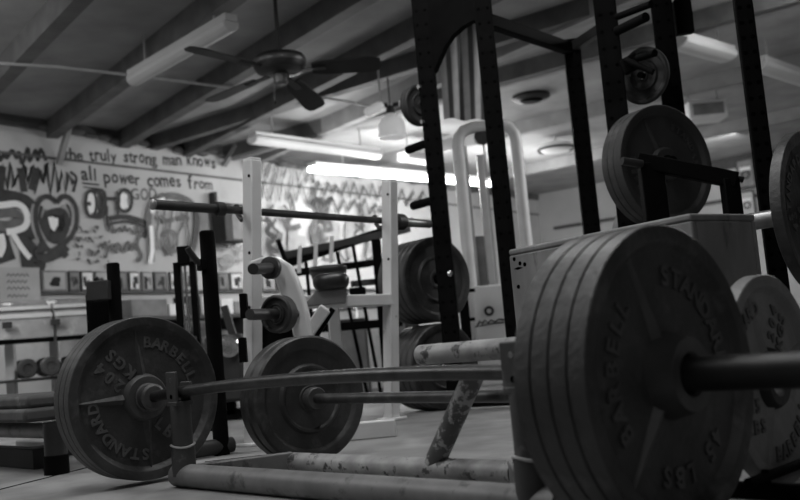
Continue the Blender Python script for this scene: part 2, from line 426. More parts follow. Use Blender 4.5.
painted('painted_drips', 'paint_soft', Cc, 'pale grey columns')
painted('painted_drips', 'paint_drip', A, 'rows of grey drips and flames')
painted('painted_drips', 'paint_drip', B, 'grey swirls')
painted('painted_drips', 'paint', [(wpx([(262, 218), (268, 224), (264, 232), (272, 238), (266, 246), (276, 252)]), .06), (wpx([(308, 206), (314, 200), (322, 204), (330, 198)]), .07)], 'black scribble')
painted('painted_curls', 'paint_soft', [(wpx(ell(224, 262, 6, 6)), .03), (wpx(ell(224, 262, 3, 3)), .03), (wpx(ell(238, 256, 4, 5)), .03), (wpx(zig(214, 240, 246, 250, 6, 9, 1)), .03)], 'faint curls under the loudspeaker')

# top trim, insulation stuffing, knee braces ------------------------
MB().box(wp(.5, CEIL - .05, .02), WD * 8.5, WN * .02, UP * .05).build('wall_plate', 'beam', wall_left)
BD = V((-.604, .797, 0))     # run of the ceiling beams, towards the wall
def ceil_beam(px, py, w_=.09, h_=.17, m='beam', k=1, z=None):
    zz = CEIL - h_ if z is None else z
    p = atz(px, py, zz)
    # to the wall
    t1 = (W0 - p).dot(WN) / BD.dot(WN); t1b = 1e9
    if BD.dot(WD) > 0: t1b = (FC - p).dot(WD) / BD.dot(WD)
    tt = min(t1, t1b) - .03
    a = p + BD * tt; b_ = p - BD * 7.0
    a.z = b_.z = zz + h_ / 2 - .002
    return struct(MB().beam(b_, a, w_, h_), 'trim_%d' % k, m)
for k, (px, py) in enumerate([(40, 45), (152, 64), (240, 78), (308, 95), (378, 112)]):
    ceil_beam(px, py, .11 if k < 3 else .1, .17, 'beam' if k < 4 else 'beam_pale', k + 1)
for k, (px, py, m_) in enumerate([(520, 82, 'beam_pale'), (540, 130, 'beam_pale'), (560, 168, 'beam_pale'), (450, 60, 'beam'), (700, 30, 'beam')]):
    p = atz(px, py, CEIL - .15); a = p - WN * 6; b_ = p + WN * 5
    ta = (W0 - p).dot(WN); a = p + WN * (ta + .03); b_ = p + WN * 6
    a.z = b_.z = CEIL - .075
    struct(MB().beam(a, b_, .1, .146), 'trim_%d' % (k + 8), m_)
braces = [((57, 165), (70, 128)), ((222, 166), (243, 140)), ((247, 171), (262, 150))]
for k, (a, b_) in enumerate(braces):
    s, z = onwall(*a); p = wp(s, z, .03); q = wp(s, z, .03) + WN * .24 + UP * (CEIL - .02 - z)
    struct(MB().beam(p, q, .05, .05), 'trim_%d' % (k + 14), 'beam_pale')
rnd = random.Random(5)
ins = MB()
for s in [x * .16 for x in range(2, 60)]:
    r = rnd.uniform(.025, .042)
    ins.lathe(wp(-1 + s, CEIL - .1 + rnd.uniform(-.02, .03), .05), WD, [(.01, -.09), (r, -.05), (r * 1.1, .02), (r * .8, .07), (.01, .1)], 10)
o = ins.build('insulation_padding', 'beam', wall_left, ang=80)

# conduits and wires
def conduit(label, pts, r=.012, m='conduit', name='conduit'):
    return tag(MB().path(pts, r, 8).build(name, m), label, name.split('_')[-1])
conduit('thin pale conduit crossing under the beams beside the long tube fixture', [atz(-20, 62, 2.582), atz(60, 67, 2.582), atz(130, 75, 2.582), atz(235, 88, 2.582)])
conduit('thin pale conduit running to the capsule lamp behind the ceiling fan', [atz(318, 97, 2.582), atz(350, 102, 2.582), atz(374, 107, 2.582)])

# =================================================================== CEILING LIGHTS
def tube_fixture(label, p0, p1, wd, m, lamp=None, body='white_plain', power=0, two=False):
    mid = (p0 + p1) / 2
    t = thing('tube_light', label, 'light fixture', mid)
    x, y, z = frame(p1 - p0)
    up = UP
    MB().beam(p0 + up * .075, p1 + up * .075, wd * .8, .05).build('housing', body, t, bevel=.006)
    for q in (.15, .85):
        c = p0.lerp(p1, q); MB().tube(c + up * .1, V((c.x, c.y, CEIL)), .008, 8).build('hanger', 'conduit', t)
    if two:
        for sgn in (-1, 1):
            MB().tube(p0 + x * sgn * wd * .22 + up * .03, p1 + x * sgn * wd * .22 + up * .03, .032, 14).build('tube', m, t)
    else:
        n = 14; a = p0; L = (p1 - p0).length
        b = MB(); vs = []
        prof = [(-wd / 2, .05), (-wd * .46, .012), (-wd * .25, -.012), (0, -.02), (wd * .25, -.012), (wd * .46, .012), (wd / 2, .05)]
        b.prism([p0 + x * u + UP * v_ for u, v_ in prof], p1 - p0).build('diffuser', m, t, bevel=.01)
    if power:
        ld = bpy.data.lights.new('tube_lamp', 'AREA'); ld.shape = 'RECTANGLE'; ld.size = wd; ld.size_y = (p1 - p0).length; ld.energy = power
        lo = bpy.data.objects.new('tube_lamp', ld); COL.objects.link(lo)
        lo.matrix_world = Matrix.Translation(mid - UP * .05) @ Matrix((x, (p1 - p0).normalized(), (x.cross(p1 - p0)).normalized())).transposed().to_4x4()
        if (lo.matrix_world.to_3x3() @ V((0, 0, -1))).z > 0: lo.matrix_world = lo.matrix_world @ Matrix.Rotation(math.pi, 4, 'Y')
    return t
FX2 = tube_fixture('pale tube light hanging just in front of the graffiti wall, above the white rack', atz(252, 142, 2.45), atz(378, 158, 2.45), .17, 'tube_mid', power=0)
FX3 = tube_fixture('brightest long twin tube light glowing over the graffiti wall', atz(312, 171, 2.42), atz(492, 186, 2.42), .2, 'tube_lit', power=0, two=True)
FX1 = tube_fixture('dim long tube light mounted beside a ceiling beam near the ceiling fan', atz(133, 84, 2.45), atz(232, 28, 2.45), .12, 'tube_dim', body='tube_dim')
FX4 = tube_fixture('dim tube light seen between the two thick black rack posts', atz(676, 46, 2.45), atz(727, 60, 2.45), .22, 'tube_dim', body='tube_dim')
FX5 = tube_fixture('dim tube light at the edge of the ceiling beyond the slim perforated post', atz(757, 68, 2.45), atz(830, 92, 2.45), .2, 'tube_dim', body='tube_dim')
FX6 = tube_fixture('short pale tube light partly behind the black plate-storage post', atz(403, 160, 2.45), atz(438, 165, 2.45), .2, 'tube_mid')

# pendant
pc = at(392, 128, 8.0)
t = thing('pendant_lamp', 'white bell-shaped glass pendant lamp hanging past the ceiling fan', 'lamp', pc)
MB().lathe(pc, UP, [(.02, .13), (.035, .125), (.05, .105), (.09, .085), (.112, .04), (.118, -.02), (.122, -.085), (.117, -.085), (.11, -.02), (.1, .04), (.03, .11)], 32).build('lamp_shade', 'shade', t)
MB().lathe(pc, UP, [(.03, .12), (.04, .15), (.03, .19), (.012, .2)], 20).build('cap', 'fan', t)
MB().tube(pc + UP * .19, V((pc.x, pc.y, CEIL)), .006, 8).build('rod', 'fan', t)
for sgn in (-1, 1): MB().box(pc + UP * .2 + V((sgn * .05, 0, 0)), V((.03, 0, .005)), V((0, .012, 0)), V((0, 0, .02))).build('bracket', 'fan', t, bevel=.004)
c2 = at(374, 109, 7.75)
t = thing('capsule_lamp', 'small white capsule lamp beside the pendant shade', 'lamp', c2)
MB().path([c2 + V((-.08, 0, -.035)), c2 + V((-.06, 0, -.028)), c2 + V((.05, 0, .02)), c2 + V((.08, 0, .035))], .04, 14, rs=[.02, .042, .042, .02]).build('bulb', 'shade', t)
MB().tube(c2 + V((.06, 0, .03)), V((c2.x + .06, c2.y, CEIL)), .008, 8).build('rod', 'conduit', t)
c3 = atz(556, 148, 2.62)
t = thing('dome_lamp', 'pale oval ceiling lamp beyond the rear corner post of the power rack', 'lamp', c3)
MB().lathe(c3, UP, [(.02, -.06), (.16, -.05), (.22, 0), (.2, .05), (.02, .07)], 28).build('diffuser', 'tube_mid', t)
MB().lathe(c3, UP, [(.23, 0), (.24, -.02), (.23, -.03)], 28, closed=True).build('trim_ring', 'fan', t)
MB().tube(c3 + UP * .05, V((c3.x, c3.y, CEIL)), .01, 8).build('rod', 'conduit', t)
c4 = atz(531, 98, CEIL - .03)
t = thing('ceiling_vent', 'dark oval vent set in the ceiling between the rack posts', 'vent', c4)
MB().lathe(c4, UP, [(.19, .03), (.2, .0), (.17, -.02), (.02, -.025)], 30).build('ring', 'fan', t)
MB().lathe(c4 - UP * .026, UP, [(.12, .0), (.1, -.015), (.02, -.018)], 30).build('grille', 'black_steel', t)

# ceiling fan --------------------------------------------------------
fc = at(280, 66, 5.9)
t = thing('ceiling_fan', 'dark broad-bladed ceiling fan on a long rod', 'ceiling fan', fc)
MB().tube(fc + UP * .05, V((fc.x, fc.y, CEIL)), .013, 12).build('rod', 'fan', t)
MB().lathe(V((fc.x, fc.y, CEIL)), UP, [(.07, 0), (.065, -.04), (.02, -.07)], 24).build('canopy', 'fan', t)
MB().lathe(fc, UP, [(.03, .085), (.1, .075), (.155, .06), (.165, .045), (.165, -.01), (.15, -.035), (.1, -.05), (.05, -.055)], 40).build('motor_housing', 'fan', t)
MB().lathe(fc, UP, [(.167, .036), (.17, .03), (.17, .01), (.167, .004)], 40, closed=True).build('band', 'brass', t)
MB().lathe(fc - UP * .055, UP, [(.045, 0), (.048, -.02), (.045, -.055), (.03, -.07)], 24).build('switch_cup', 'brass', t)
MB().path([fc + V((-.04, -.02, -.1)), fc + V((-.045, -.02, -.15)), fc + V((-.045, -.02, -.23))], .003, 6).build('pull_chain', 'brass', t)
MB().lathe(fc + V((-.045, -.02, -.25)), UP, [(.004, .02), (.009, .008), (.004, 0)], 10).build('pull_knob', 'fan', t)
TM = Matrix.Rotation(R_(-10), 3, 'X')
def tilt(p): return fc + TM @ (p - fc)
def blade(a, L0=.15, L1=.64, pitch=-15):
    r = V((math.cos(a), math.sin(a), 0)); tx = V((-math.sin(a), math.cos(a), 0))
    tx2 = (tx * math.cos(R_(pitch)) + UP * math.sin(R_(pitch)))
    pts = [(L0 + .05, .045), (L0 + .12, .06), (L1 - .08, .072), (L1 - .02, .06), (L1, .035)]
    poly = [fc + r * u + tx2 * w_ for u, w_ in pts] + [fc + r * u - tx2 * w_ for u, w_ in reversed(pts)]
    poly = [tilt(p - UP * .035) for p in poly]
    b = MB().prism(poly, UP * .008).build('blade', 'blade', t)
    MB().beam(tilt(fc + r * .1 - UP * .04), tilt(fc + r * (L0 + .14) - UP * .038), .05, .008).build('blade_bracket', 'fan', b, bevel=.002)
for k in range(4): blade(R_(2 + 72 * k))

# =================================================================== FRONT BARBELL AND ITS FLOOR RACK
BZ = .236
FL = V((at(147.5, 400, 2.655).x, 2.655, BZ))      # inner face of the far stack
d1 = D
LRN = 1.662
def along(s): return FL + d1 * s
def texts_left(mb, z):
    arc_text(mb, 'BARBELL', .155, 51, 11.0, .041, z, ext=.075)
    arc_text(mb, 'STANDARD', .155, 226, 11.6, .041, z, ext=.075)
    block_text(mb, ['204', 'KGS'], .118, 137, 137, .045, z, ext=.07)
    block_text(mb, ['45', 'LBS'], .118, -45, -45, .045, z, ext=.07)
PT = .031
stackL = []
p = plate('dark cast iron plate with raised letters, outermost toward the camera on the far barbell end', .225, PT, (3, 96, 180, 272), texts_left, group=None); pose(p, along(-PT / 2), d1)
inner = plate('plain dark iron plate sandwiched in the middle of the far barbell stack', .225, PT)
pose(inner, along(-PT * 1.5 - .001), d1)
q = dup(inner, 'plain dark iron plate at the back of the far three-plate barbell stack'); pose(q, along(-PT * 2.5 - .002), d1)
def texts_right(mb, z):
    arc_text(mb, 'BARBELL', .152, 172, 12.2, .042, z, ext=.07)
    arc_text(mb, 'STANDARD', .152, 45, 11.6, .042, z, ext=.07)
    arc_text(mb, '45 LBS', .152, 285, 12.5, .042, z, ext=.07)
p = plate('large dark plate with raised letters facing the camera, largest thing in the picture', .2285, PT, (114, 229, 354), texts_right, ml='iron_hub', hub_out=.024, mr='iron_hub'); pose(p, along(LRN - PT / 2), d1)
for k, lb in enumerate(['dark iron plate directly behind the big lettered plate on the near barbell end', 'third dark iron plate back in the near four-plate stack', 'innermost dark iron plate of the near stack, against the steel saddle']):
    q = dup(inner, lb); pose(q, along(LRN - PT * (1.5 + k) - .0015 * (k + 1)), d1); q.scale = (1.016, 1.016, 1)
def bow(s_):
    q = max(0.0, min(1.0, s_ / LRN)); return .027 * 4 * q * (1 - q)
bt = thing('barbell', 'dark steel barbell resting across the low pipe rack in front', 'barbell', along(.75))
MB().path([along(u) + UP * bow(u) for u in [LRN * i / 24 for i in range(25)]], .0145, 24).build('shaft', 'bar', bt, ang=60)
MB().lathe(along(.005), d1, [(.0145, .035), (.03, .035), (.037, .03), (.037, .006), (.04, .004), (.04, 0), (.0145, 0)], 32, closed=True).build('collar', 'iron_hub', bt)
MB().tube(along(-.33), along(.002), .0255, 28).build('sleeve', 'sleeve', bt)
MB().lathe(along(LRN - .13), d1, [(.0145, -.03), (.036, -.03), (.036, 0), (.0145, 0)], 32, closed=True).build('collar', 'iron_hub', bt)
MB().tube(along(LRN - .13), along(LRN + .38), .0255, 32).build('sleeve', 'sleeve', bt)
MB().lathe(along(LRN + .38), d1, [(.027, 0), (.027, .006), (.01, .009)], 28).build('end_cap', 'sleeve', bt)

# the low rack
U1, U2 = .178, 1.358
def flo(p, z): return V((p.x, p.y, z))
rb1, rb2 = along(U1), along(U2)
rt = thing('pipe_rack', 'low welded pipe rack holding the front barbell', 'weight rack', flo(along(.8), 0))
PR = .03
MB().tube(flo(rb1, PR) - d1 * .035, flo(rb2, PR) + d1 * .06, PR, 28).build('front_rail', 'pipe', rt)
ca = flo(rb1 + N * .27, .027); cb = flo(along(1.30) + N * .27, .027)
# rear rail as measured
ca = atz(293, 462, .027); cb = ca + d1 * .80
MB().tube(ca, cb, .026, 24).build('rear_rail', 'pipe_worn', rt)
MB().beam(flo(rb1, .03) + N * .0, flo(ca, .03), .03, .05).build('side_rail', 'pipe', rt, bevel=.004)
MB().beam(flo(rb2, .03), flo(cb, .03), .03, .05).build('side_rail', 'pipe', rt, bevel=.004)
for rb, rs_ in ((rb1, bow(U1)), (rb2, bow(U2))):
    uo = MB().hollow(flo(rb, .03), flo(rb, .105), .031, .003).build('upright_sleeve', 'pipe_dark', rt)
    up_ = MB().tube(flo(rb, .08), flo(rb, .205 + rs_), .027, 28).build('upright', 'pipe_dark', rt)
    MB().path([flo(rb, .107) + V((math.cos(a), math.sin(a), .12 * math.sin(a * 2 + 1))) * .031 for a in [i * .4 for i in range(17)]], .003, 6).build('wire_wrap', 'conduit', up_)
    for sg in (-1, 1):
        pl = rb + N * sg * .021; hgt = .088 if sg < 0 else .06
        b = MB().box(flo(pl, .203 + rs_ + hgt / 2), d1 * .026, N * .004, UP * hgt / 2)
        sp = b.build('saddle_plate', 'pipe_dark', rt, bevel=.003)
        for hz in (.268, .226):
            if hz < .203 + hgt: MB().lathe(flo(pl, hz + rs_), N * sg, [(.006, .0035), (.006, .0048)], 16).build('bolt_hole', 'hole' if hz < .25 else 'chrome', sp)
    MB().box(flo(rb, .207 + rs_), d1 * .026, N * .026, UP * .006).build('saddle_base', 'pipe_dark', rt, bevel=.002)
# slanting leg and foot pipe
g0 = ca + d1 * ((atz(452, 464, .03) - ca).dot(d1)); g1 = V((at(475, 372, g0.y - .13)))
MB().tube(flo(g0, .04), g1, .0245, 24).build('slanted_leg', 'pipe_chipped', rt)
hz = g1.z + .018
h0 = at(421, 355, g1.y + .06); hz = h0.z
h1 = h0 + d1 * .42
MB().hollow(h0, V((h1.x, h1.y, hz)), .0225, .003).build('foot_pipe', 'pipe_worn', rt)
MB().lathe(g1, (V((h0.x, h0.y, hz)) - g1) if False else UP, [(.026, -.01), (.03, 0), (.026, .008)], 20).build('weld_collar', 'pipe', rt)

# =================================================================== SECOND BARBELL
R2 = .185; d2 = V((.588, -.809, 0)).normalized()
f2 = atz(312, 399, R2); 
def al2(s): return V((f2.x, f2.y, R2 + .001)) + d2 * s
pl35 = plate('smooth stepped iron plate facing out on the second floor barbell', R2, .048, style='step', m='iron', mh='iron_hub')
pose(pl35, al2(-.024), d2)
T2 = .052
q = dup(pl35, 'smooth iron plate behind the stepped one on the second floor barbell'); pose(q, al2(-.024 - T2), d2)
q = dup(pl35, 'single smooth plate on the end of the second floor barbell behind the big front stack'); pose(q, al2(1.15), d2)
b2 = thing('barbell', 'worn steel barbell lying on the floor beyond the pipe rack', 'barbell', al2(.6) - UP * R2)
MB().tube(al2(.0), al2(1.12), .0145, 22).build('shaft', 'bar_worn', b2)
MB().lathe(al2(.002), d2, [(.0145, .03), (.03, .03), (.034, .024), (.034, 0), (.0145, 0)], 30, closed=True).build('collar', 'iron_hub', b2)
MB().tube(al2(-.3), al2(.002), .025, 24).build('sleeve', 'sleeve', b2)
MB().lathe(al2(1.12), d2, [(.0145, -.03), (.034, -.03), (.034, 0), (.0145, 0)], 30, closed=True).build('collar', 'iron_hub', b2)
MB().tube(al2(1.12), al2(1.25), .025, 24).build('sleeve', 'sleeve', b2)

# =================================================================== WOODEN BOX
k0 = at(690, 213, 2.2); k1 = at(508, 249, 2.73); k2 = at(737, 219, 2.38)
H = k0.z
e1 = V((k1.x - k0.x, k1.y - k0.y, 0)); e2 = V((k2.x - k0.x, k2.y - k0.y, 0)); e2 = V((-e1.y, e1.x, 0)).normalized() * -e2.length if V((-e1.y, e1.x, 0)).dot(e2) < 0 else V((-e1.y, e1.x, 0)).normalized() * e2.length
bx0 = V((k0.x, k0.y, 0))
wt = thing('wooden_box', 'battered plywood plyo box behind the big front plates', 'box', bx0 + (e1 + e2) / 2)
th = .018
u1 = e1.normalized(); u2 = e2.normalized()
def panel(name, a, b, z0, z1, inn): MB().prism([a + UP * z0, b + UP * z0, b + UP * z1, a + UP * z1], inn * th).build(name, 'ply', wt, bevel=.005)
panel('side_panel', bx0, bx0 + e1, 0, H - th, u2)
panel('side_panel', bx0 + e2, bx0 + e1 + e2, 0, H - th, -u2)
panel('end_panel', bx0 + u2 * th, bx0 + e2 - u2 * th, 0, H - th, u1)
panel('end_panel', bx0 + e1 + u2 * th, bx0 + e1 + e2 - u2 * th, 0, H - th, -u1)
MB().prism([bx0 + UP * (H - th), bx0 + e1 + UP * (H - th), bx0 + e1 + e2 + UP * (H - th), bx0 + e2 + UP * (H - th)], UP * th).build('lid', 'ply', wt, bevel=.006)
for (f_, z_) in [(.93, H - .045), (.955, H - .11), (.9, H - .05), (.12, H - .05), (.5, H - .04), (.965, H - .03)]:
    c = bx0 + e1 * f_ + UP * z_; MB().lathe(c, -u2, [(.006, -.004), (.006, .0012), (.003, .0014)], 12).build('screw', 'hole', wt)
MB().prism([bx0 + e1 * .945 - u2 * .0008 + UP * (H - .058 + dz_) + u1 * dx_ for dx_, dz_ in ((-.02, 0), (0, .004), (.02, 0), (.002, -.004))], u2 * .002).build('gouge', 'hole', wt)

# =================================================================== PALE PLATE IN A FLOOR PLATE RACK
def texts_pale(mb, z):
    arc_text(mb, 'BARBELL', .136, 300, 11, .036, z, inward=True)
    arc_text(mb, 'STANDARD', .136, 140, 10, .034, z)
    block_text(mb, ['204', 'KGS'], .105, 62, 62, .034, z)
    block_text(mb, ['45', 'LBS'], .105, 215, 0, .034, z)
RP = .193
nP = V((.72, -.69, 0)).normalized()
cP = V((at(770, 380, 1.78).x, 1.78, RP + .003))
p = plate('pale grey plate with dark raised letters standing beside the wooden box', RP, .03, (20, 110, 250), texts_pale, m='iron_grey', mh='iron_dark', ml='iron_soft')
pose(p, cP, nP)
tP = UP.cross(nP).normalized()
pr = thing('plate_rack', 'low black floor rack holding the pale plate upright', 'weight rack', flo(cP, 0))
for sg in (-1, 1):
    c = cP + tP * sg * .13
    MB().beam(flo(c - nP * .1, .014), flo(c + nP * .1, .014), .02, .028).build('runner', 'black_steel', pr, bevel=.003)
for sg in (-1, 1):
    c = cP + nP * sg * .028
    zt = .05 if sg > 0 else .16
    for q_ in (-.13, .13): MB().tube(flo(c + tP * q_, .02), flo(c + tP * q_, zt), .007, 12).build('divider', 'black_steel', pr)
    MB().tube(flo(c - tP * .2, zt - (.0 if sg < 0 else .012)), flo(c + tP * .2, zt - (.0 if sg < 0 else .012)), .009, 12).build('cross_rail', 'black_steel', pr)
MB().lathe(cP + nP * .02, nP, [(.026, -.02), (.03, .0), (.026, .006), (.012, .006), (.012, -.02)], 24, closed=True).build('bushing', 'chrome', p) if False else None

# =================================================================== POWER RACK (posts 1-3)
def ccol(px, py, y, z=0.0): q = at(px, py, y); return V((q.x, q.y, z))
def post(mb_parent, base, top, wx, wy, dirx, name='post', m='black_steel', holes=True, hs=.07, both=True, taper=1):
    dy = UP.cross(dirx).normalized()
    b = MB().box(flo(base, (base.z + top) / 2), dirx * wx / 2, dy * wy / 2, UP * (top - base.z) / 2)
    o = b.build(name, m, mb_parent, bevel=.004)
    if holes:
        hb = MB(); z = base.z + .15
        fdir = -dy if dy.y > 0 else dy
        while z < top - .05:
            for q in (-.25, .25):
                hb.lathe(flo(base, z) + fdir * (wy / 2 - .001) + dirx * wx * q, fdir, [(.007, 0), (.007, .0016)], 10)
            z += hs
        h = hb.build('hole_pattern', 'hole', o)
    return o
pr1 = ccol(434, 150, 4.45); pr2 = ccol(497, 150, 4.3); pr3 = ccol(584, 160, 4.9)
pk = thing('power_rack', 'black perforated power rack with arched top brace in mid room', 'weight rack', (pr1 + pr2 + pr3) / 3)
XR = (pr3 - pr2).normalized(); XX = V((.99, -.12, 0)).normalized()
post(pk, pr1, 2.06, .082, .076, XX); post(pk, pr2, 2.06, .084, .076, XX); post(pk, pr3, 1.84, .086, .076, XX)
pr4 = pr1 + (pr3 - pr2)
MB().beam(flo(pr2, 1.79), flo(pr3, 1.79), .05, .06).build('top_rail', 'black_steel', pk, bevel=.004)
MB().beam(flo(pr3, 1.80), flo(pr3, 1.80) + (at(602, 20, 4.6) - flo(at(570, 38, 4.9), at(602, 20, 4.6).z)) * 1.0, .04, .05).build('top_rail', 'dark_steel', pk, bevel=.004)
MB().beam(flo(pr2, .04), flo(pr3, .04), .06, .06).build('base_rail', 'black_steel', pk, bevel=.004)
MB().beam(flo(pr1, .04), flo(pr2, .04), .06, .06).build('base_rail', 'black_steel', pk, bevel=.004)
# arched gusset between posts 1 and 2
A0 = flo(pr1, 0); E = (flo(pr2, 0) - A0); EL = E.length; E.normalize(); En = UP.cross(E)
poly = [(0, 2.06), (EL, 2.06), (EL, 1.79), (EL * .85, 1.79), (EL * .68, 1.775), (EL * .5, 1.745), (EL * .36, 1.70), (EL * .26, 1.65), (EL * .16, 1.6), (0, 1.57)]
MB().prism([A0 + E * u + UP * z - En * .02 for u, z in poly], En * .04).build('arched_gusset', 'black_steel', pk, bevel=.004)
for (a, z) in ((pr1, .63),):
    c = flo(a, z); MB().lathe(c - V((-.0, .04, 0)) + V((.02, 0, 0)), V((0, -1, 0)), [(.014, -.004), (.014, .006), (.006, .012)], 16).build('bolt', 'chrome', pk)
for z in (1.53, 1.36): MB().lathe(flo(pr1, z) + V((-.042, -.03, 0)), V((-.8, -.6, 0)), [(.01, -.004), (.01, .01)], 12).build('bolt', 'chrome', pk)
# storage pegs of post 1
dk = V((.60, -.80, 0)).normalized()
def peg(root, base, z, L=.28, r=.021, dirn=None, m='black_steel'):
    dd = dirn if dirn else -dk
    return MB().tube(flo(base, z) + dd * .03, flo(base, z) + dd * (.03 + L), r, 18).build('storage_peg', m, root)
zU = at(427, 280, 4.5).z; zL = .205
zp1 = at(412, 145, 4.5).z; zp2 = at(420, 202, 4.5).z; zp3 = at(415, 105, 4.5).z
for z, L, r_ in ((zU, .3, .021), (zL, .3, .021), (zp1, .17, .021), (zp2, .17, .021), (zp3, .12, .012)): peg(pk, pr1, z, L, r_)
def stack(center, nd, n, R, T, labels, style='dish', m='iron', proto=None):
    pr_ = proto
    for k in range(n):
        if pr_ is None: pr_ = plate(labels[k], R, T, style=style, m=m); o = pr_
        else: o = dup(pr_, labels[k])
        pose(o, center - nd * (k * (T + .0012)), nd)
    return pr_
p1f = flo(pr1, 0)
cU = p1f - dk * .08 + UP * zU
ordn = ['first', 'second', 'third', 'fourth', 'fifth']
sp_ = stack(cU, dk, 5, .203, .042, ['thick black plate %s out from the post on the upper storage peg' % ordn[k] for k in range(5)], style='step', m='iron')
stack(p1f - dk * .08 + UP * .2045, dk, 5, .203, .042, ['thick black plate %s out from the post on the lowest storage peg' % ordn[k] for k in range(5)], proto=sp_)
sm = stack(p1f - dk * .07 + UP * zp3, dk, 2, .1, .025, ['small black plate against the post high on the power rack', 'small black plate outermost on the high peg of the power rack'], style='step', m='iron_dark')

# =================================================================== HALF RACK (thick posts on the other side)
q4 = ccol(611, 60, 3.7); q5 = ccol(667, 55, 3.85); q6 = ccol(750, 60, 3.0)
hr = thing('half_rack', 'tall black half rack with two thick posts and weight pegs', 'weight rack', (q4 + q5) / 2)
XH = V((.97, -.25, 0)).normalized()
post(hr, q4, 2.3, .088, .076, XH); post(hr, q5, 2.3, .085, .076, XH)
MB().beam(flo(q4, 2.27), flo(q5, 2.27), .06, .06).build('top_rail', 'black_steel', hr, bevel=.004)
MB().beam(flo(q4, .05), flo(q5, .05), .06, .06).build('base_rail', 'black_steel', hr, bevel=.004)
MB().beam(flo(q4, .04), flo(q4, .04) + V((.3, .95, 0)) * .7, .06, .06).build('base_rail', 'black_steel', hr, bevel=.004)
c = at(683, 17, 3.9); MB().box(c, XH * .035, V((0, .02, 0)), UP * .075).build('bracket', 'black_steel', hr, bevel=.004)
for (x0, y0, x1, y1, r) in ((617, 17, 651, 4, .014), (617, 31, 646, 17, .019), (625, 62, 655, 53, .014)):
    a = at(x0, y0, 3.66); b_ = at(x1, y1, 3.5); MB().tube(a, b_, r, 14).build('storage_peg', 'black_steel', hr)
c = at(630, 64, 3.6); MB().box(c, V((.03, 0, .012)), V((0, .015, 0)), V((-.008, 0, .03))).build('clamp', 'black_steel', hr, bevel=.006)
MB().tube(at(626, 60, 3.57), at(653, 72, 3.5), .012, 12).build('clamp_handle', 'black_steel', hr)
nH = V((.62, -.78, 0)).normalized()
nS = V((-.72, -.69, 0)).normalized(); cS = flo(q5, at(628, 81, 3.77).z) + nS * .2
p = plate('small dark plate hung high beside the thick black post', .115, .02, style='step', m='iron_dark', mh='iron_dark', bore=.0145); pose(p, cS, nS)
MB().tube(cS - nS * .17, cS + nS * .03, .012, 12).build('storage_peg', 'black_steel', hr)
# big pair
nB = V((.47, -.88, 0)).normalized()
cB = at(664, 165, 3.5)
def texts_plain(mb, z):
    arc_text(mb, 'STANDARD', .156, 30, 10.8, .034, z); arc_text(mb, 'BARBELL', .156, 200, 10.2, .034, z)
p = plate('large dark plate facing out on the half rack above the wooden box', .225, .04, (115, 235, 355), texts_plain, m='iron_dark', mh='iron_dark', ml='iron'); pose(p, cB, nB)
q = dup(inner, 'large dark plate behind its twin on the half rack peg'); pose(q, cB - nB * .037, nB)
q = dup(inner, 'third large dark plate innermost on the half rack peg'); pose(q, cB - nB * .07, nB)
for o in [c_ for c_ in q.children]: pass
MB().tube(flo(q5, cB.z), flo(cB, cB.z) + nB * .06, .024, 18).build('storage_peg', 'black_steel', hr) if False else MB().tube(cB - nB * .3, cB + nB * .05, .024, 18).build('storage_peg', 'black_steel', hr)
p = plate('dark grey plate mostly hidden behind the wooden box, under the large pair', .2, .03, style='step', m='iron_grey'); c = at(650, 243, 4.0); pose(p, c, nB)
MB().tube(c - nB * .2, c + nB * .03, .022, 16).build('storage_peg', 'black_steel', hr)

# slim post
sl = thing('rack_upright', 'slim black perforated post rising at the picture edge by the hanging plate', 'weight rack', q6)
post(sl, q6, 2.3, .056, .056, XH, hs=.05)
MB().box(flo(q6, .008), V((.055, 0, 0)), V((0, .055, 0)), UP * .008).build('base_plate', 'black_steel', sl, bevel=.003)
MB().box(flo(q6, 2.31), V((.04, 0, 0)), V((0, .04, 0)), UP * .012).build('cap', 'black_steel', sl, bevel=.003)

# U-shaped stand
uz = at(690, 165, 3.05)
ua = at(650, 163, 3.02); ub = at(729, 179, 2.95); zt = .5 * (ua.z + ub.z)
us = thing('dip_stand', 'black square-tube U-frame stand with pins in front of the large plates', 'stand', flo((ua + ub) / 2, 0))
MB().beam(ua - (ub - ua).normalized() * .04, ub + (ub - ua).normalized() * .025, .05, .05).build('top_bar', 'black_steel', us, bevel=.004)
MB().beam(flo(ua, 0), ua, .075, .05, ref=V((0, 1, 0))).build('leg', 'black_steel', us, bevel=.004)
MB().beam(flo(ub, 0), ub, .05, .05, ref=V((0, 1, 0))).build('leg', 'black_steel', us, bevel=.004)
MB().beam(flo(ua, .02) - V((.05, .3, 0)) * .2, flo(ua, .02) + V((.1, .5, 0)), .05, .04).build('foot', 'black_steel', us, bevel=.004)
MB().beam(flo(ub, .02) - V((.05, .3, 0)) * .2, flo(ub, .02) + V((.05, .2, 0)), .05, .04).build('foot', 'black_steel', us, bevel=.004)
MB().tube(at(622, 161, 2.98), at(642, 164, 3.0), .013, 14).build('pin', 'dark_steel', us)
MB().tube(at(732, 177, 2.95), at(743, 180, 2.95), .01, 14).build('pin', 'dark_steel', us)

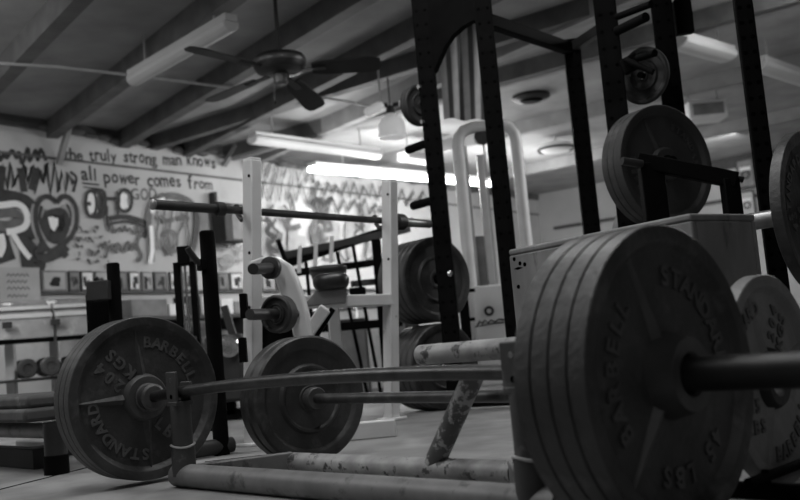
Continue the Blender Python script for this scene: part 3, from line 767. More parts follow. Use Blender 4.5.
# barbell at the edge
R5 = .225; c5 = at(812, 212, 2.6)
nd5 = V((.70, -.71, 0)).normalized()
def texts_edge(mb, z):
    arc_text(mb, 'STANDARD', .156, 150, 10.8, .034, z); block_text(mb, ['45', 'LBS'], .115, 195, 90, .04, z)
p = plate('dark lettered plate cut by the picture edge, held on a raised bar', R5, .032, (120, 240, 0), texts_edge, m='iron'); pose(p, c5, nd5)
eb = thing('barbell', 'bright-sleeved barbell on a bench stand at the edge of the room', 'barbell', c5)
MB().tube(c5 - nd5 * .18, c5 + nd5 * .05, .0255, 24).build('sleeve', 'sleeve_bright', eb)
MB().lathe(c5 + nd5 * .05, nd5, [(.0145, 0), (.036, 0), (.036, .03), (.0145, .03)], 28, closed=True).build('collar', 'iron_hub', eb)
MB().tube(c5 + nd5 * .05, c5 + nd5 * 1.3, .0145, 18).build('shaft', 'bar', eb)
es = thing('bench_stand', 'dark upright stand carrying the raised edge barbell', 'stand', flo(c5 + nd5 * .6, 0))
for s_ in (.25, 1.15):
    c = c5 + nd5 * s_; MB().tube(flo(c, 0), flo(c, c5.z - .016), .025, 16).build('upright', 'dark_steel', es)
MB().beam(flo(c5 + nd5 * .25, .03), flo(c5 + nd5 * 1.15, .03), .05, .05).build('base_rail', 'dark_steel', es, bevel=.003)

# =================================================================== DARK BENCH RACK on the other side
b0 = atz(222, 455, 0); 
dbt = .765
b1 = ccol(113, 266, 3.95)
br = thing('bench_rack', 'black round-post bench press rack behind the front lettered plates', 'weight rack', (V((b0.x, b0.y, 0)) + b1) / 2)
zt0 = at(205, 231, b0.y).z; zt1 = at(113, 263, b1.y).z
for bb, zt_ in ((b0, zt0), (b1, zt1)):
    MB().lathe(flo(bb, 0), UP, [(.027, 0), (.027, zt_ - .006), (.022, zt_)], 24).build('upright', 'black_steel', br)
    jd = V((-.72, -.69, 0)).normalized()
    MB().path([flo(bb, zt_ - .13), flo(bb, zt_ - .11) + jd * .045, flo(bb, zt_ - .07) + jd * .075, flo(bb, zt_ - .06) + jd * .08], .011, 12).build('hook', 'dark_steel', br)
    MB().box(flo(bb, zt_ - .12) + jd * .02, jd * .02, N * .0 + V((-jd.y, jd.x, 0)) * .018, UP * .02).build('hook_bracket', 'black_steel', br, bevel=.003)
    MB().tube(flo(bb, .03) - V((.3, .28, 0)), flo(bb, .03) + V((.03, .03, 0)), .027, 18).build('foot', 'dark_steel', br)
MB().box(at(101, 291, 3.93), V((.045, 0, 0)), V((0, .05, 0)), UP * .04).build('safety_bracket', 'dark_steel', br, bevel=.004)
MB().box(at(103, 322, 4.05), V((.06, 0, 0)), V((0, .03, 0)), UP * .12).build('side_plate', 'black_steel', br, bevel=.004)
MB().beam(flo(b0, .3), flo(b1, .3), .04, .05).build('cross_rail', 'black_steel', br, bevel=.004)

# low bench bottom corner
lb0 = atz(57, 474, 0)
lb = thing('low_bench', 'low padded bench with ragged grey pad at the lower corner', 'bench', lb0)
lv = -d1; ln = N
zz = at(30, 411, lb0.y).z
zz2 = at(30, 433, lb0.y).z
MB().tube(flo(lb0, 0), flo(lb0, zz2 + .03), .036, 20).build('leg', 'dark_steel', lb)
MB().lathe(flo(lb0, 0), UP, [(.04, 0), (.04, .06), (.037, .062)], 20).build('leg_sleeve', 'black_steel', lb)
MB().tube(flo(lb0, zz2), flo(lb0, zz2) + lv * 1.0, .026, 18).build('frame_rail', 'pipe', lb)
MB().tube(flo(lb0 + lv * 1.0, 0), flo(lb0 + lv * 1.0, zz2 + .03), .034, 18).build('leg', 'dark_steel', lb)
c = flo(lb0 + lv * .5, zz)
MB().box(c - UP * .012 + ln * .02, lv * .53, ln * .13, UP * .022).build('pad_board', 'vinyl_grey', lb, bevel=.012)
MB().box(c + UP * .03 + ln * .03, lv * .52, ln * .125, UP * .022).build('pad', 'vinyl_grey', lb, bevel=.014)
t0 = atz(15, 458, .03)
o = tag(MB().box(V((t0.x, t0.y, .035)), lv * .25, ln * .03, UP * .035).build('timber_block', 'box_dark', bevel=.004), 'dark timber block on the floor under the low bench', 'block')
t0 = atz(40, 448, .03)
o = tag(MB().box(V((t0.x, t0.y, .03)), lv * .2, ln * .025, UP * .03).build('timber_block', 'box_mid', bevel=.004), 'smaller timber block behind the dark one under the low bench', 'block')

# =================================================================== WHITE BENCH RACK

wA = at(252, 160, 3.5); wB = at(389.5, 181, 4.12)
DW = V((wB.x - wA.x, wB.y - wA.y, 0)).normalized(); LW = V((DW.y, -DW.x, 0))
lean = .105
wr = thing('bench_press_rack', 'white square-tube bench press rack with barbell across its posts', 'weight rack', flo((wA + wB) / 2, 0))
for q_ in (wA, wB):
    foot = flo(q_ - LW * lean, 0)
    bk = MB().beam(foot, q_, .052, .052, ref=LW).build('post', 'white_steel', wr, bevel=.005)
    MB().box(q_ + UP * .002, LW * .024, DW * .024, UP * .004).build('end_cap', 'white_plain', bk, bevel=.002)
    for f_ in (.06, .33, .52):
        p_ = q_.lerp(foot, f_) - DW * .026
        MB().lathe(p_ + LW * .012, -DW, [(.006, -.002), (.006, .0015)], 12).build('bolt_hole', 'hole', bk)
    MB().box(foot + UP * .006, LW * .05, DW * .05, UP * .006).build('foot', 'white_steel', wr, bevel=.003)
cz = .52
def on_post(q_, z): return q_.lerp(flo(q_ - LW * lean, 0), 1 - z / q_.z)
MB().beam(on_post(wA, cz), on_post(wB, cz), .05, .05).build('crossbar', 'white_steel', wr, bevel=.005)
bzw = at(222, 208, 3.42).z
hA = on_post(wA, .87) - LW * .0; hB = on_post(wB, .87)
zb = .872
off = -LW * .045
BA = flo(on_post(wA, zb) + off, zb); BB = flo(on_post(wB, zb) + off, zb)
for q_ in (BA, BB):
    MB().path([q_ + LW * .02 - UP * .03, q_ - UP * .03 - LW * .02, q_ - LW * .035 - UP * .01, q_ - LW * .04 + UP * .03], .01, 10).build('hook', 'dark_steel', wr)
bv = (BB - BA).normalized()
e0 = BA - bv * ((BA - at(162, 206, 3.05)).length); e0 = BA - bv * .41; e1_ = BB + bv * .34
wb = thing('barbell', 'empty dark barbell racked across the white posts', 'barbell', (BA + BB) / 2)
MB().tube(BA - bv * .14, BB + bv * .14, .0145, 18).build('shaft', 'bar', wb)
MB().tube(e0, BA - bv * .13, .0175, 20).build('sleeve', 'sleeve', wb)
MB().tube(BB + bv * .13, e1_, .02, 20).build('sleeve', 'sleeve_bright', wb)
MB().lathe(BA - bv * .14, bv, [(.0145, 0), (.027, 0), (.027, .035), (.0145, .035)], 24, closed=True).build('collar', 'sleeve', wb)
MB().lathe(BB + bv * .09, bv, [(.0145, 0), (.037, 0), (.037, .05), (.0145, .05)], 24, closed=True).build('collar', 'sleeve', wb)
MB().lathe(e0 - bv * .004, -bv, [(.019, -.006), (.019, 0), (.012, .003)], 20).build('end_cap', 'sleeve_bright', wb)
# black catch plates on the near post
for (px, py, hh) in ((244, 306, .045), (243, 350, .045)):
    c = at(px, py, 3.46); MB().box(c, V((.013, 0, 0)), V((0, .02, 0)), UP * hh).build('catch_plate', 'black_steel', wr, bevel=.003)
# bench pad on the crossbar
cm = at(331, 281, 3.58)
bp = thing('bench', 'black padded bench end resting on the white crossbar', 'bench', flo(cm, 0))
bd = V((cm.x, cm.y, 0)).normalized(); bxr = V((bd.y, -bd.x, 0))
def pill(c, hw, hh, ln_, dirn, rx, name, m, parent):
    n = 28; vs = []; prof = []
    for i in range(n):
        a = 2 * math.pi * i / n; ca_, sa_ = math.cos(a), math.sin(a)
        prof.append((hw * math.copysign(abs(ca_) ** .6, ca_), hh * math.copysign(abs(sa_) ** .8, sa_)))
    mb = MB(); rings = [(-.012, .3), (-.008, .62), (.004, .86), (.022, .97), (.05, 1), (ln_ - .05, 1), (ln_, .85)]
    for u, sc in rings: vs += [c + dirn * u + rx * (x * sc) + UP * (y * sc) for x, y in prof]
    fs = [(j * n + k, j * n + (k + 1) % n, (j + 1) * n + (k + 1) % n, (j + 1) * n + k) for j in range(len(rings) - 1) for k in range(n)]
    fs += [tuple(range(n))[::-1], tuple((len(rings) - 1) * n + k for k in range(n))]
    return mb.add(vs, fs).build(name, m, parent, ang=60)
pill(cm, .07, .034, .62, bd + UP * .04, bxr, 'pad', 'vinyl', bp)
MB().prism([cm + bxr * u + UP * v_ + bd * .03 for u, v_ in ((-.115, -.085), (.05, -.085), (.06, -.03), (-.06, -.03))], bd * .07).build('pad_bracket', 'box_mid', bp, bevel=.004)
lg = cm + bd * .58
MB().beam(flo(lg, 0), flo(lg, cm.z - .03), .05, .05, ref=bd).build('leg', 'white_steel', bp, bevel=.004)
MB().beam(flo(cm + bd * .44, 0), flo(cm + bd * .44, cm.z - .02), .05, .05, ref=bd).build('leg', 'white_steel', bp, bevel=.004)
cm2 = at(328, 268, 4.9)
bq = thing('bench', 'second dark bench pad behind the padded bench end', 'bench', flo(cm2, 0))
pill(cm2, .1, .02, .8, bd, bxr, 'pad', 'vinyl', bq)
MB().beam(flo(cm2 + bd * .2, 0), flo(cm2 + bd * .2, cm2.z - .02), .05, .05, ref=bd).build('leg', 'dark_steel', bq, bevel=.004)
MB().beam(flo(cm2 + bd * .7, 0), flo(cm2 + bd * .7, cm2.z - .02), .05, .05, ref=bd).build('leg', 'dark_steel', bq, bevel=.004)

# white lever arm with pegs
la = thing('lever_arm', 'white curved lever arm with dark weight pegs beside the white rack', 'exercise machine', flo(at(298, 330, 3.40), 0))
arm = [at(x, y, 3.40) for x, y in ((250, 266), (262, 262), (273, 263), (281, 270), (287, 284), (293, 300), (298, 318), (302, 336), (306, 356))]
mb = MB()
wdt = [.022, .025, .032, .042, .044, .042, .04, .04, .04]
vsL = []
for i, p_ in enumerate(arm):
    t_ = (arm[min(i + 1, len(arm) - 1)] - arm[max(i - 1, 0)]).normalized(); nn = t_.cross(V((0, 1, 0))).normalized()
    vsL.append((p_ + nn * wdt[i] * .8, p_ - nn * wdt[i] * .8))
mb.prism([a for a, _ in vsL] + [b for _, b in reversed(vsL)], V((.01, .05, 0))).build('arm', 'white_steel', la, bevel=.008)
pb = at(306, 356, 3.43)
MB().beam(flo(pb, 0), pb + V((0, .02, 0)), .06, .06, ref=V((0, 1, 0))).build('base_post', 'white_steel', la, bevel=.004)
MB().beam(flo(pb, .03) - V((.05, 0, 0)), flo(pb, .03) + V((.3, 0, 0)), .06, .06).build('foot', 'white_steel', la, bevel=.004)
pg = at(272, 268, 3.37)
MB().tube(pg, at(253, 269, 3.15), .019, 16).build('weight_peg', 'dark_steel', la)
MB().lathe(pg, V((-.4, -.9, 0)), [(.04, 0), (.04, .02), (.02, .025)], 20).build('peg_flange', 'dark_steel', la)
pg2 = at(282, 314, 3.39)
nq = V((-.45, -.89, 0)).normalized(); cq = at(279, 314, 3.31)
MB().tube(cq - nq * .1, cq + nq * .17, .019, 16).build('weight_peg', 'dark_steel', la)
p = plate('small dark plate on the lower peg of the white lever arm', .066, .05, style='step', m='iron_dark', bore=.0195); pose(p, cq, nq)
MB().beam(at(300, 345, 3.46), at(326, 308, 3.44), .045, .04, ref=V((0, 1, 0))).build('brace', 'white_steel', la, bevel=.004)
MB().beam(at(312, 342, 3.46), at(333, 309, 3.44), .02, .02, ref=V((0, 1, 0))).build('brace', 'black_steel', la)
MB().prism([at(x, y, 3.60) for x, y in ((256, 320), (262, 342), (250, 352), (300, 352), (296, 322), (280, 334))], V((0, .05, 0))).build('gusset', 'black_steel', la)

# dark sled frame (sloping rails with rods)
sf = thing('leg_press', 'dark sloped leg press frame with rods behind the white rack', 'exercise machine', flo(at(350, 300, 6.0), 0))
YS = 6.0
MB().beam(at(284, 264, YS), at(412, 222, YS + .5), .06, .06).build('rail', 'black_steel', sf, bevel=.005)
MB().beam(at(284, 256, YS), at(408, 229, YS + .45), .07, .05).build('rail', 'dark_steel', sf, bevel=.005)
MB().beam(at(294, 273, YS - .05), at(372, 263, YS + .3), .06, .045).build('rail', 'black_steel', sf, bevel=.005)
for (x0, y0, x1, y1, yy, w_) in ((376, 240, 381, 302, 6.2, .06), (353, 246, 364, 306, 6.1, .022), (337, 252, 348, 306, 6.05, .022), (306, 262, 312, 330, 6.0, .022), (278, 240, 290, 275, 6.0, .03)):
    a = at(x0, y0, yy); b_ = at(x1, y1, yy - .1); b2_ = V((b_.x + (b_.x - a.x) * (b_.z / max(.05, a.z - b_.z)), b_.y, 0))
    MB().beam(a, b2_, w_, w_, ref=V((0, 1, 0))).build('strut', 'black_steel', sf, bevel=.003)
MB().beam(at(300, 330, 5.8), at(402, 322, 5.9), .05, .05).build('base_rail', 'black_steel', sf, bevel=.003)
MB().beam(at(352, 232 + 52, 6.1), at(404, 279, 6.3), .04, .04).build('base_rail', 'dark_steel', sf, bevel=.003)
MB().box(at(358, 294, 6.0), V((.05, 0, 0)), V((0, .05, 0)), UP * .04).build('foot_block', 'black_steel', sf, bevel=.004)
for k, (x, y) in enumerate(((300, 246), (316, 243), (332, 236))):
    a = at(x, y, 5.8); b_ = at(x - 1, y + 27, 5.8)
    tag(MB().box((a + b_) / 2, V((.012, 0, 0)), V((0, .004, 0)), (a - b_) / 2).build('hanging_strap', 'white_plain'), ['pale strap hanging lowest down the sloped rail', 'pale strap hanging mid way up the sloped rail', 'pale strap hanging nearest the top of the sloped rail'][k], 'strap', 'straps on the leg press rail')

# =================================================================== CABLE MACHINE
YC = 6.5
cmc = thing('cable_machine', 'white rounded-frame cable machine with weight stack shroud', 'exercise machine', flo(at(490, 330, YC), 0))
def vert(px, py, y=YC): return at(px, py, y)
fl0 = flo(vert(464, 200), 0)
a0 = vert(463, 200); tz = vert(490, 126).z; xr = vert(522, 200).x
pts = [flo(a0, .0), flo(a0, tz - .12), flo(a0, tz - .06) + V((.012, 0, 0)), flo(a0, tz - .02) + V((.05, 0, 0)), flo(a0, tz) + V((.11, 0, 0)), V((xr - .1, YC, tz)), V((xr - .04, YC, tz - .02)), V((xr - .008, YC, tz - .07)), V((xr, YC, tz - .14)), V((xr, YC, 0))]
MB().path(pts, .042, 16).build('frame_tube', 'white_steel', cmc, ang=60)
a1 = vert(484, 200, YC + .1)
MB().beam(flo(a1, 0), flo(a1, tz - .18), .05, .05, ref=V((0, 1, 0))).build('guide_post', 'white_steel', cmc, bevel=.004)
for px in (489, 498, 505): g = vert(px, 200, YC + .05); MB().tube(flo(g, .3), flo(g, tz), .006, 8).build('guide_rod', 'conduit', cmc)
a2 = vert(470, 235, YC + .12); MB().beam(flo(a2, 0), flo(a2, tz - .1), .07, .03, ref=V((0, 1, 0))).build('cover_strip', 'white_plain', cmc, bevel=.004)
pu = vert(482, 137)
MB().lathe(pu, V((0, -1, 0)), [(.01, -.02), (.055, -.02), (.05, 0), (.055, .02), (.01, .02)], 28).build('pulley', 'dark_steel', cmc)
s0 = vert(471, 287, YC - .05); s1 = vert(507, 286, YC - .05)
sh = MB().box(V(((s0.x + s1.x) / 2, YC - .02, s0.z / 2)), V(((s1.x - s0.x) / 2, 0, 0)), V((0, .08, 0)), UP * s0.z / 2).build('stack_shroud', 'white_plain', cmc, bevel=.012)
ec = vert(489, 311, YC - .105)
MB().lathe(ec, V((0, -1, 0)), [(.016, 0), (.034, 0), (.034, .003), (.016, .003)], 24, closed=True).build('emblem', 'dark_steel', sh)
MB().path([vert(x, y, YC - .102) for x, y in ((477, 326), (480, 321), (482, 324), (485, 320), (488, 323), (491, 320), (495, 322), (499, 319), (505, 320))], .006, 6).build('script_mark', 'dark_steel', sh)
MB().path([vert(x, y, YC - .102) for x, y in ((475, 327), (490, 324), (506, 322))], .004, 6).build('script_mark', 'dark_steel', sh)
st_ = vert(465, 318, YC - .3)
MB().box(flo(st_, .34), V((.03, 0, 0)), V((0, .05, 0)), UP * .34).build('side_cover', 'black_steel', cmc, bevel=.004)
for y_ in (291, 320): MB().tube(vert(467, y_, YC - .33), vert(475, y_ - 1, YC - .33), .012, 10).build('stop_pin', 'black_steel', cmc)
MB().box(vert(479, 268, YC + .2), V((.08, 0, 0)), V((0, .06, 0)), UP * .22).build('weight_stack', 'box_mid', cmc, bevel=.004)

# flag ----------------------------------------------------------------
YF = 7.0
fl_l, fl_r = at(437, 22, YF), at(484, 22, YF); fb_l, fb_r = at(444, 119, YF), at(486, 120, YF)
top = CEIL - .005
cols, rows = 36, 20
ftop_l = fb_l + (fl_l - fb_l) * ((top - fb_l.z) / (fl_l.z - fb_l.z)); ftop_r = fb_r + (fl_r - fb_r) * ((top - fb_r.z) / (fl_r.z - fb_r.z))
mb = MB(); vs = []
for side in (0, 1):
    for j in range(rows + 1):
        v_ = j / rows
        for i in range(cols + 1):
            u = i / cols
            p_ = ftop_l.lerp(ftop_r, u).lerp(fb_l.lerp(fb_r, u), v_)
            vs.append(p_ + V((0, .018 * math.sin(u * 13 + v_ * 2) + side * .003, .006 * math.sin(u * 9) * v_)))
n1 = cols + 1; nn_ = n1 * (rows + 1)
for j in range(rows):
    for i in range(cols):
        mi = int((i / cols) * 8.0) % 2
        mb.add([], [], mi)
        for side in (0, 1):
            mb.f.append([side * nn_ + j * n1 + i, side * nn_ + j * n1 + i + 1, side * nn_ + (j + 1) * n1 + i + 1, side * nn_ + (j + 1) * n1 + i]); mb.mi.append(mi)
mb.v = vs
tag(mb.build('flag', ['stripe_a', 'stripe_b'], ang=80), 'striped cloth flag hanging from the ceiling behind the arched rack brace', 'flag')

# =================================================================== THINGS ALONG THE LONG WALL
# loudspeaker
s, z = onwall(229, 224, .15)
lp = thing('wall_speaker', 'dark boxy loudspeaker mounted on the wall above the round post', 'loudspeaker', wp(s, z - .2, .15))
MB().box(wp(s, z, .16), WD * .17, WN * .11, UP * .215).build('cabinet', 'box_dark', lp, bevel=.008)
MB().box(wp(s + .04, z, .273), WD * .11, WN * .004, UP * .19).build('grille', 'box_mid', lp, bevel=.003)
MB().box(wp(s - .12, z + .25, .05), WD * .02, WN * .05, UP * .12).build('bracket', 'box_dark', lp, bevel=.003)

# row of snapshots
ords = ['first', 'second', 'third', 'fourth', 'fifth', 'sixth', 'seventh', 'eighth', 'ninth', 'tenth', 'eleventh', 'twelfth', 'thirteenth', 'fourteenth', 'fifteenth', 'sixteenth', 'seventeenth', 'eighteenth']
rnd = random.Random(33)
xs = [(40, 66), (68, 78), (80, 92), (94, 108), (110, 126), (128, 138), (141, 151), (153, 166), (169, 177), (184, 196), (217, 227), (229, 241), (261, 272), (275, 287)]
zrow = (onwall(120, 271.5)[1], onwall(120, 291)[1])
for k, (x0, x1) in enumerate(xs):
    s0 = onwall(x0, 282)[0]; s1 = onwall(x1, 282)[0]; za, zb_ = zrow
    zc = .5 * (za + zb_); hw = (s1 - s0) / 2; hh = (za - zb_) / 2; sc = (s0 + s1) / 2
    t = thing('snapshot', '%s snapshot from the sign in the row pinned along the graffiti wall' % ords[k], 'picture', wp(sc, zc - hh), 'snapshots along the wall')
    MB().box(wp(sc, zc, .012), WD * hw, WN * .012, UP * hh).build('frame', 'frame' if k % 3 else 'box_mid', t, bevel=.003)
    MB().box(wp(sc, zc, .026), WD * hw * .82, WN * .002, UP * hh * .82).build('print', ['paper', 'box_mid', 'box_pale'][k % 3], t)
    b = MB()
    for _ in range(5):
        a_ = rnd.uniform(-.5, .5) * hw; c_ = rnd.uniform(-.5, .2) * hh
        b.box(wp(sc + a_, zc + c_, .0285), WD * hw * rnd.uniform(.12, .3), WN * .0008, UP * hh * rnd.uniform(.15, .45))
    b.build('picture_marks', 'box_dark', t)
MB().box(wp(1.0, zrow[1] - .014, .02), WD * 4.0, WN * .02, UP * .012).build('picture_ledge', 'frame', wall_left)
# paper sign
s, z = onwall(20, 286, .07)
sg = thing('paper_sign', 'grey paper notice with faint writing at the start of the wall', 'sign', wp(s, z - .2, .07))
MB().box(wp(s, z, .07), WD * .2, WN * .004, UP * .17).build('sheet', 'paper', sg)
b = MB()
for k, y_ in enumerate((.1, .04, -.02, -.09)):
    ribbon(b, [(s - .13 + .02 * (i % 2) * 0 + .022 * i, z + y_ + (.012 if i % 2 else -.012)) for i in range(11 - k % 2)], .012, .0755)
b.build('handwriting', 'paint_mid', sg)

# dumbbell tray rack near the left edge (pale trays on white posts)
RY = 6.4
TD = (at(95, 320, RY + .25) - at(0, 326, RY - .05)); TD.z = 0; TD.normalize(); TN = V((TD.y, -TD.x, 0))
dr0 = at(0, 326, RY - .05)
dr = thing('dumbbell_rack', 'pale tray dumbbell rack on white posts along the wall', 'weight rack', flo(dr0, 0))
def trp(u, z, o_=0.0): return flo(dr0, z) + TD * u + TN * o_
zr1 = at(50, 305, RY + .1).z; zr2 = at(50, 327, RY + .1).z
for u0, u1 in ((-.45, .31), (.33, .68)):
    MB().prism([trp(u0, zr1 - .03, .1), trp(u0, zr1 - .1, .13), trp(u0, zr1 + .03, -.12), trp(u0, zr1 + .05, -.12)], TD * (u1 - u0)).build('tray', 'tray', dr, bevel=.004)
    MB().prism([trp(u0, zr2 + .06, .16), trp(u0, zr2 - .075, .2), trp(u0, zr2 - .065, .18), trp(u0, zr2 + .08, -.1), trp(u0, zr2 + .095, -.1)], TD * (u1 - u0)).build('tray', 'tray', dr, bevel=.004)
    MB().beam(trp(u0, zr2 + .075, .16), trp(u1, zr2 + .075, .16), .02, .03).build('tray_lip', 'white_steel', dr, bevel=.003)
    MB().beam(trp(u0, zr1 - .02, .11), trp(u1, zr1 - .02, .11), .02, .025).build('tray_lip', 'white_steel', dr, bevel=.003)
    MB().beam(trp(u0, zr2 - .09, .17), trp(u1, zr2 - .09, .17), .03, .03).build('under_rail', 'black_steel', dr, bevel=.003)
for u in (.06, .345, -.4): MB().beam(trp(u, 0, .0), trp(u, zr1 + .03, -.05), .06, .05, ref=V((0, 1, 0))).build('post', 'white_steel', dr, bevel=.004)
for z_, m_ in ((.1, 'white_steel'), (.19, 'dark_steel')): MB().beam(trp(-.45, z_, .1), trp(.7, z_, .1), .05, .035).build('low_rail', m_, dr, bevel=.003)
def dumbbell(label, c, ax, R=.065, L=.13, m='iron_dark', pale=False):
    t = thing('dumbbell', label, 'dumbbell', c - UP * R, 'dumbbells on the tray rack')
    MB().tube(c - ax * L, c + ax * L, .014, 10).build('handle', 'bar', t)
    for s_ in (-1, 1):
        MB().lathe(c + ax * s_ * L, ax * s_, [(R * .5, -.04), (R, -.03), (R, .03), (R * .85, .04), (R * .5, .04), (R * .45, .03), (.01, .03)], 20).build('head', m, t)
MB().prism([trp(-.45, .30, -.12), trp(-.45, .30, .14), trp(-.45, .32, .14), trp(-.45, .32, -.12)], TD * 1.15).build('tray', 'dark_steel', dr, bevel=.003)
dbl = ['round dumbbell by the white post on the lower shelf', 'round dumbbell with pale hub mid way along the lower shelf', 'round dumbbell before the second white post on the lower shelf', 'round dumbbell past the second white post, beside the big plate']
for k, u in enumerate((.14, .285, .43, .57)): dumbbell(dbl[k], trp(u, .322 + (.066 if k == 1 else .064), .02), TN, .064 if k != 1 else .066, .12, 'iron' if k == 1 else 'iron_dark')
# small items on the tray
for k, (px, py, lb_) in enumerate(((3, 314, 'small dark block clipped to the tray at the picture edge'), (54, 314, 'small dark block clipped beside the white post of the tray rack'))):
    c = at(px, py, RY - .05); c = trp((c - dr0).dot(TD), zr2 + .02, .21)
    tag(MB().box(c, TD * .03, TN * .015, UP * .02).build('clip_block', 'box_dark', bevel=.004), lb_, 'block')

# long dark counter of boxes further along the wall
s0 = onwall(112, 320, .45)[0]; s1 = onwall(300, 330, .45)[0]
ct = thing('storage_shelf', 'dark two-level storage shelf under the row of snapshots', 'shelf', wp((s0 + s1) / 2, 0, .3))
MB().box(wp((s0 + s1) / 2, .80, .28), WD * (s1 - s0) / 2, WN * .2, UP * .02).build('shelf_board', 'frame', ct, bevel=.003)
MB().box(wp((s0 + s1) / 2, .38, .28), WD * (s1 - s0) / 2, WN * .2, UP * .02).build('shelf_board', 'frame', ct, bevel=.003)
for f_ in (0, .33, .66, 1): MB().box(wp(s0 + (s1 - s0) * f_, .4, .28), WD * .025, WN * .19, UP * .4).build('side_panel', 'box_dark', ct, bevel=.003)
s0b, s1b = s0, s1
items = [(124, 160, .17, 'box_mid', 'wide grey carton'), (162, 178, .12, 'box_pale', 'pale low carton'), (181, 194, .2, 'box_dark', 'dark tall carton'), (214, 226, .16, 'box_pale', 'pale square carton'), (227, 240, .13, 'box_mid', 'grey square carton'), (258, 268, .1, 'box_pale', 'pale narrow carton'), (270, 282, .16, 'box_dark', 'dark square carton')]
for x0, x1, h_, m_, lb_ in items:
    a_ = onwall(x0, 310, .3)[0]; b_ = onwall(x1, 310, .3)[0]
    t = thing('carton', lb_ + ' on the top of the storage shelf', 'box', wp((a_ + b_) / 2, .82, .3), 'cartons on the storage shelf')
    MB().box(wp((a_ + b_) / 2, .822 + h_ / 2, .3), WD * (b_ - a_) / 2, WN * .12, UP * h_ / 2).build('body', m_, t, bevel=.005)
    MB().box(wp((a_ + b_) / 2, .822 + h_ + .004, .3), WD * (b_ - a_) * .48, WN * .05, UP * .003).build('lid_flap', 'paper', t)
for k, x in enumerate((.08, .17, .26, .41, .5, .59, .8)):
    a_ = s0b + (s1b - s0b) * x
    t = thing('ball', ['dark exercise ball', 'pale exercise ball', 'grey exercise ball'][k % 3] + ' %s along the lower level of the storage shelf' % ords[k], 'ball', wp(a_, .4, .3), 'balls on the lower shelf')
    r = .1 + .03 * (k % 2); c = wp(a_, .402 + r, .3)
    MB().lathe(c, UP, [(r * math.cos(x_), r * math.sin(x_)) for x_ in [R_(-90 + 15 * i) for i in range(13)]], 20).build('shell', ['iron_dark', 'paper', 'box_mid'][k % 3], t, ang=80)
    MB().lathe(c, UP, [(r + .001, -.006), (r + .002, 0), (r + .001, .006)], 20, closed=True).build('seam', 'box_dark', t)

# glass-doored cabinet / tall dark frame behind the round post
cf = at(187, 300, 4.6)
tf = thing('cable_tower', 'dark narrow cable tower with chrome rods behind the round post', 'exercise machine', flo(cf, 0))
for px in (179, 195): p_ = at(px, 300, 4.6); MB().beam(flo(p_, 0), flo(p_, at(185, 262, 4.6).z), .03, .04, ref=V((0, 1, 0))).build('post', 'black_steel', tf, bevel=.003)
for px in (183, 187): p_ = at(px, 300, 4.6); MB().tube(flo(p_, .05), flo(p_, at(185, 264, 4.6).z), .006, 10).build('guide_rod', 'chrome', tf)
p_ = at(185, 256, 4.6); MB().box(p_, V((.03, 0, 0)), V((0, .04, 0)), UP * .045).build('pulley_box', 'black_steel', tf, bevel=.004)
MB().box(flo(cf, .25), V((.04, 0, 0)), V((0, .05, 0)), UP * .2).build('weight_stack', 'box_dark', tf, bevel=.003)
MB().box(flo(cf, .02), V((.12, 0, 0)), V((0, .12, 0)), UP * .02).build('base', 'black_steel', tf, bevel=.003)

# clutter behind the white rack
t0 = at(225, 330, 5.2)
t = thing('exercise_bike', 'dark machine with slanting handle behind the white post', 'exercise machine', flo(t0, 0))
MB().beam(at(224, 306, 5.2), at(236, 345, 5.2), .04, .04, ref=V((0, 1, 0))).build('handle_post', 'dark_steel', t, bevel=.003)
MB().box(flo(t0, .28), V((.1, 0, 0)), V((0, .1, 0)), UP * .18).build('body', 'box_dark', t, bevel=.02)
MB().lathe(at(229, 346, 5.05), V((.3, -.95, 0)), [(.05, -.02), (.06, 0), (.045, .012), (.01, .014)], 22).build('flywheel_cap', 'chrome', t)
MB().beam(flo(t0, .03) - V((.3, 0, 0)), flo(t0, .03) + V((.3, 0, 0)), .06, .06).build('foot', 'black_steel', t, bevel=.004)
MB().beam(flo(t0, .03), flo(t0, .12), .06, .06, ref=V((0, 1, 0))).build('stem', 'black_steel', t)
rnd = random.Random(44)
dsc = [(338, 322, 7.2, 'pale', .13, .15), (352, 330, 6.75, 'mid', .1, .1), (372, 320, 7.7, 'pale', .1, .17), (392, 318, 7.0, 'mid', .09, .2), (322, 326, 8.0, 'dark', .1, .2), (408, 330, 8.3, 'dark', .1, .16)]
names = ['pale carton glimpsed under the white crossbar, beside a strut', 'grey crate glimpsed low under the white crossbar', 'bright carton glimpsed under the crossbar near the far white post', 'grey bin glimpsed just inside the far white post', 'dark crate glimpsed beside the lever arm brace', 'dark bin glimpsed past the far white post']
for k, (px, py, yy, tone, w_, h_) in enumerate(dsc):
    c = at(px, py, yy)
    t = thing('crate', names[k], 'box', flo(c, 0), 'crates behind the white rack')
    zt_ = c.z + h_ / 2
    MB().box(flo(c, zt_ / 2), V((w_, 0, 0)), V((0, .15, 0)), UP * zt_ / 2).build('body', 'box_' + tone, t, bevel=.008)
    MB().box(flo(c, zt_ + .012), V((w_ * 1.04, 0, 0)), V((0, .156, 0)), UP * .012).build('lid', 'box_mid' if tone != 'mid' else 'box_dark', t, bevel=.004)

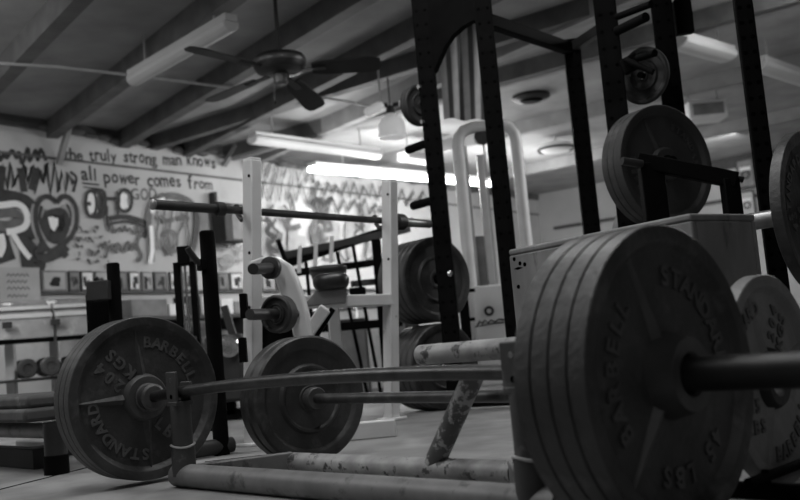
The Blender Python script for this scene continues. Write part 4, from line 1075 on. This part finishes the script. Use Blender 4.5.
# =================================================================== FAR WALL
u0, z0 = onfar(728, 146); u1, z1 = onfar(800, 125)
def farframe(label, x0, y0, x1, y1, off=.1, art='paper'):
    ua_, za_ = onfar(x0, y0, off); ub_, zb_ = onfar(x1, y1, off)
    uc, zc2, hw, hh = (ua_ + ub_) / 2, (za_ + zb_) / 2, abs(ub_ - ua_) / 2, abs(za_ - zb_) / 2
    t = thing('framed_poster', label, 'picture', fp(uc, zc2 - hh, off))
    MB().box(fp(uc, zc2, off), WN * hw, WD * .02, UP * hh).build('frame', 'frame', t, bevel=.004)
    MB().box(fp(uc, zc2, off + .022), WN * hw * .8, WD * .003, UP * hh * .84).build('print', art, t)
    MB().lathe(fp(uc, zc2 - hh * .1, off + .026), -WD, [(hw * .3, 0), (hw * .5, 0), (hw * .5, .002), (hw * .3, .002)], 20, closed=True).build('ring_motif', 'box_dark', t)
    MB().box(fp(uc, zc2 + hh * .3, off + .027), WN * hw * .6, WD * .001, UP * hh * .12).build('caption_bar', 'box_pale', t)
farframe('dark framed poster with pale ring on the far wall beside the slim post', 735, 160, 757, 187, art='box_mid')
farframe('lower framed poster on the far wall above the bright sleeve', 738, 192, 757, 216, art='paper')
MB().beam(fp(2.9, 2.68, .04), fp(9, 2.68, .04), .05, .16).build('header_board', 'frame', wall_far)
MB().beam(fp(2.4, 2.5, .04), fp(9, 2.5, .04), .05, .14).build('header_board', 'white_plain', wall_far)
MB().beam(fp(.3, 2.12, .05), fp(10.5, 2.12, .05), .05, .05).build('pipe_run', 'frame', wall_far)
# unit heater hung from the ceiling
hc = at(704, 112, 9.8)
t = thing('unit_heater', 'pale boxy heater hanging from the ceiling behind the half rack', 'heater', hc - UP * .1)
MB().box(hc, V((.2, 0, 0)), V((0, .15, 0)), UP * .1).build('casing', 'white_plain', t, bevel=.015)
MB().box(hc - V((0, .152, 0)), V((.16, 0, 0)), V((0, .004, 0)), UP * .06).build('grille', 'box_mid', t, bevel=.003)
for q in (-.15, .15): MB().tube(hc + V((q, 0, .1)), V((hc.x + q, hc.y, CEIL)), .01, 8).build('hanger', 'conduit', t)
# =================================================================== LIGHT
wd_ = bpy.data.worlds.new('world'); scene.world = wd_; wd_.use_nodes = True
wd_.node_tree.nodes['Background'].inputs[0].default_value = (1, 1, 1, 1)
wd_.node_tree.nodes['Background'].inputs[1].default_value = .05
def area(name, loc, target, sx, sy, e):
    ld = bpy.data.lights.new(name, 'AREA'); ld.shape = 'RECTANGLE'; ld.size = sx; ld.size_y = sy; ld.energy = e
    o = bpy.data.objects.new(name, ld); COL.objects.link(o); o.location = loc
    o.rotation_euler = (V(target) - V(loc)).to_track_quat('-Z', 'Y').to_euler(); return o
# area lights added with no fixture in view; the first keys the front plates
area('added_light', (-.7, 1.6, 2.72), (-.7, 1.6, 0), .25, 1.3, 20)
area('added_light', (.1, 3.2, 2.72), (.1, 3.2, 0), .3, 1.3, 27)  # added over mid room to spread light on the floor
area('added_light', (1.9, -.9, 2.7), (.6, 1.4, 0), .25, 1.3, 8)  # weak light added behind the camera to bring out the near plate's ribs
area('added_light', (3.6, 6.2, 2.6), (2.6, 6.6, 0), .4, 2.4, 120)  # added out of view to lift the cable machine and flag
area('added_light', (-3.5, 5.0, 2.6), (-3.7, 7.0, 0), .4, 2.4, 70)  # added out of view to brighten the start of the graffiti wall
area('added_back_light', (4.6, 12.5, 2.6), (3.0, 15, 1.0), .3, 2.4, 40)  # added fill for the far corner, no fixture there
area('added_light', (-2.7, 3.0, 2.68), (-1.6, 3.4, 0), .4, 2.0, 45)  # added beyond the left edge to light the white posts and racks
def bulb(p, e):
    ld = bpy.data.lights.new('tube_glow', 'POINT'); ld.energy = e; ld.shadow_soft_size = .12
    o = bpy.data.objects.new('tube_glow', ld); COL.objects.link(o); o.location = p
for px, py in ((335, 174), (385, 179), (440, 183), (486, 187)): bulb(atz(px, py, 2.42) - UP * .3 + WN * .7, 30)
for px, py in ((275, 147), (350, 156)): bulb(atz(px, py, 2.44) - UP * .5 + WN * .5, 22)
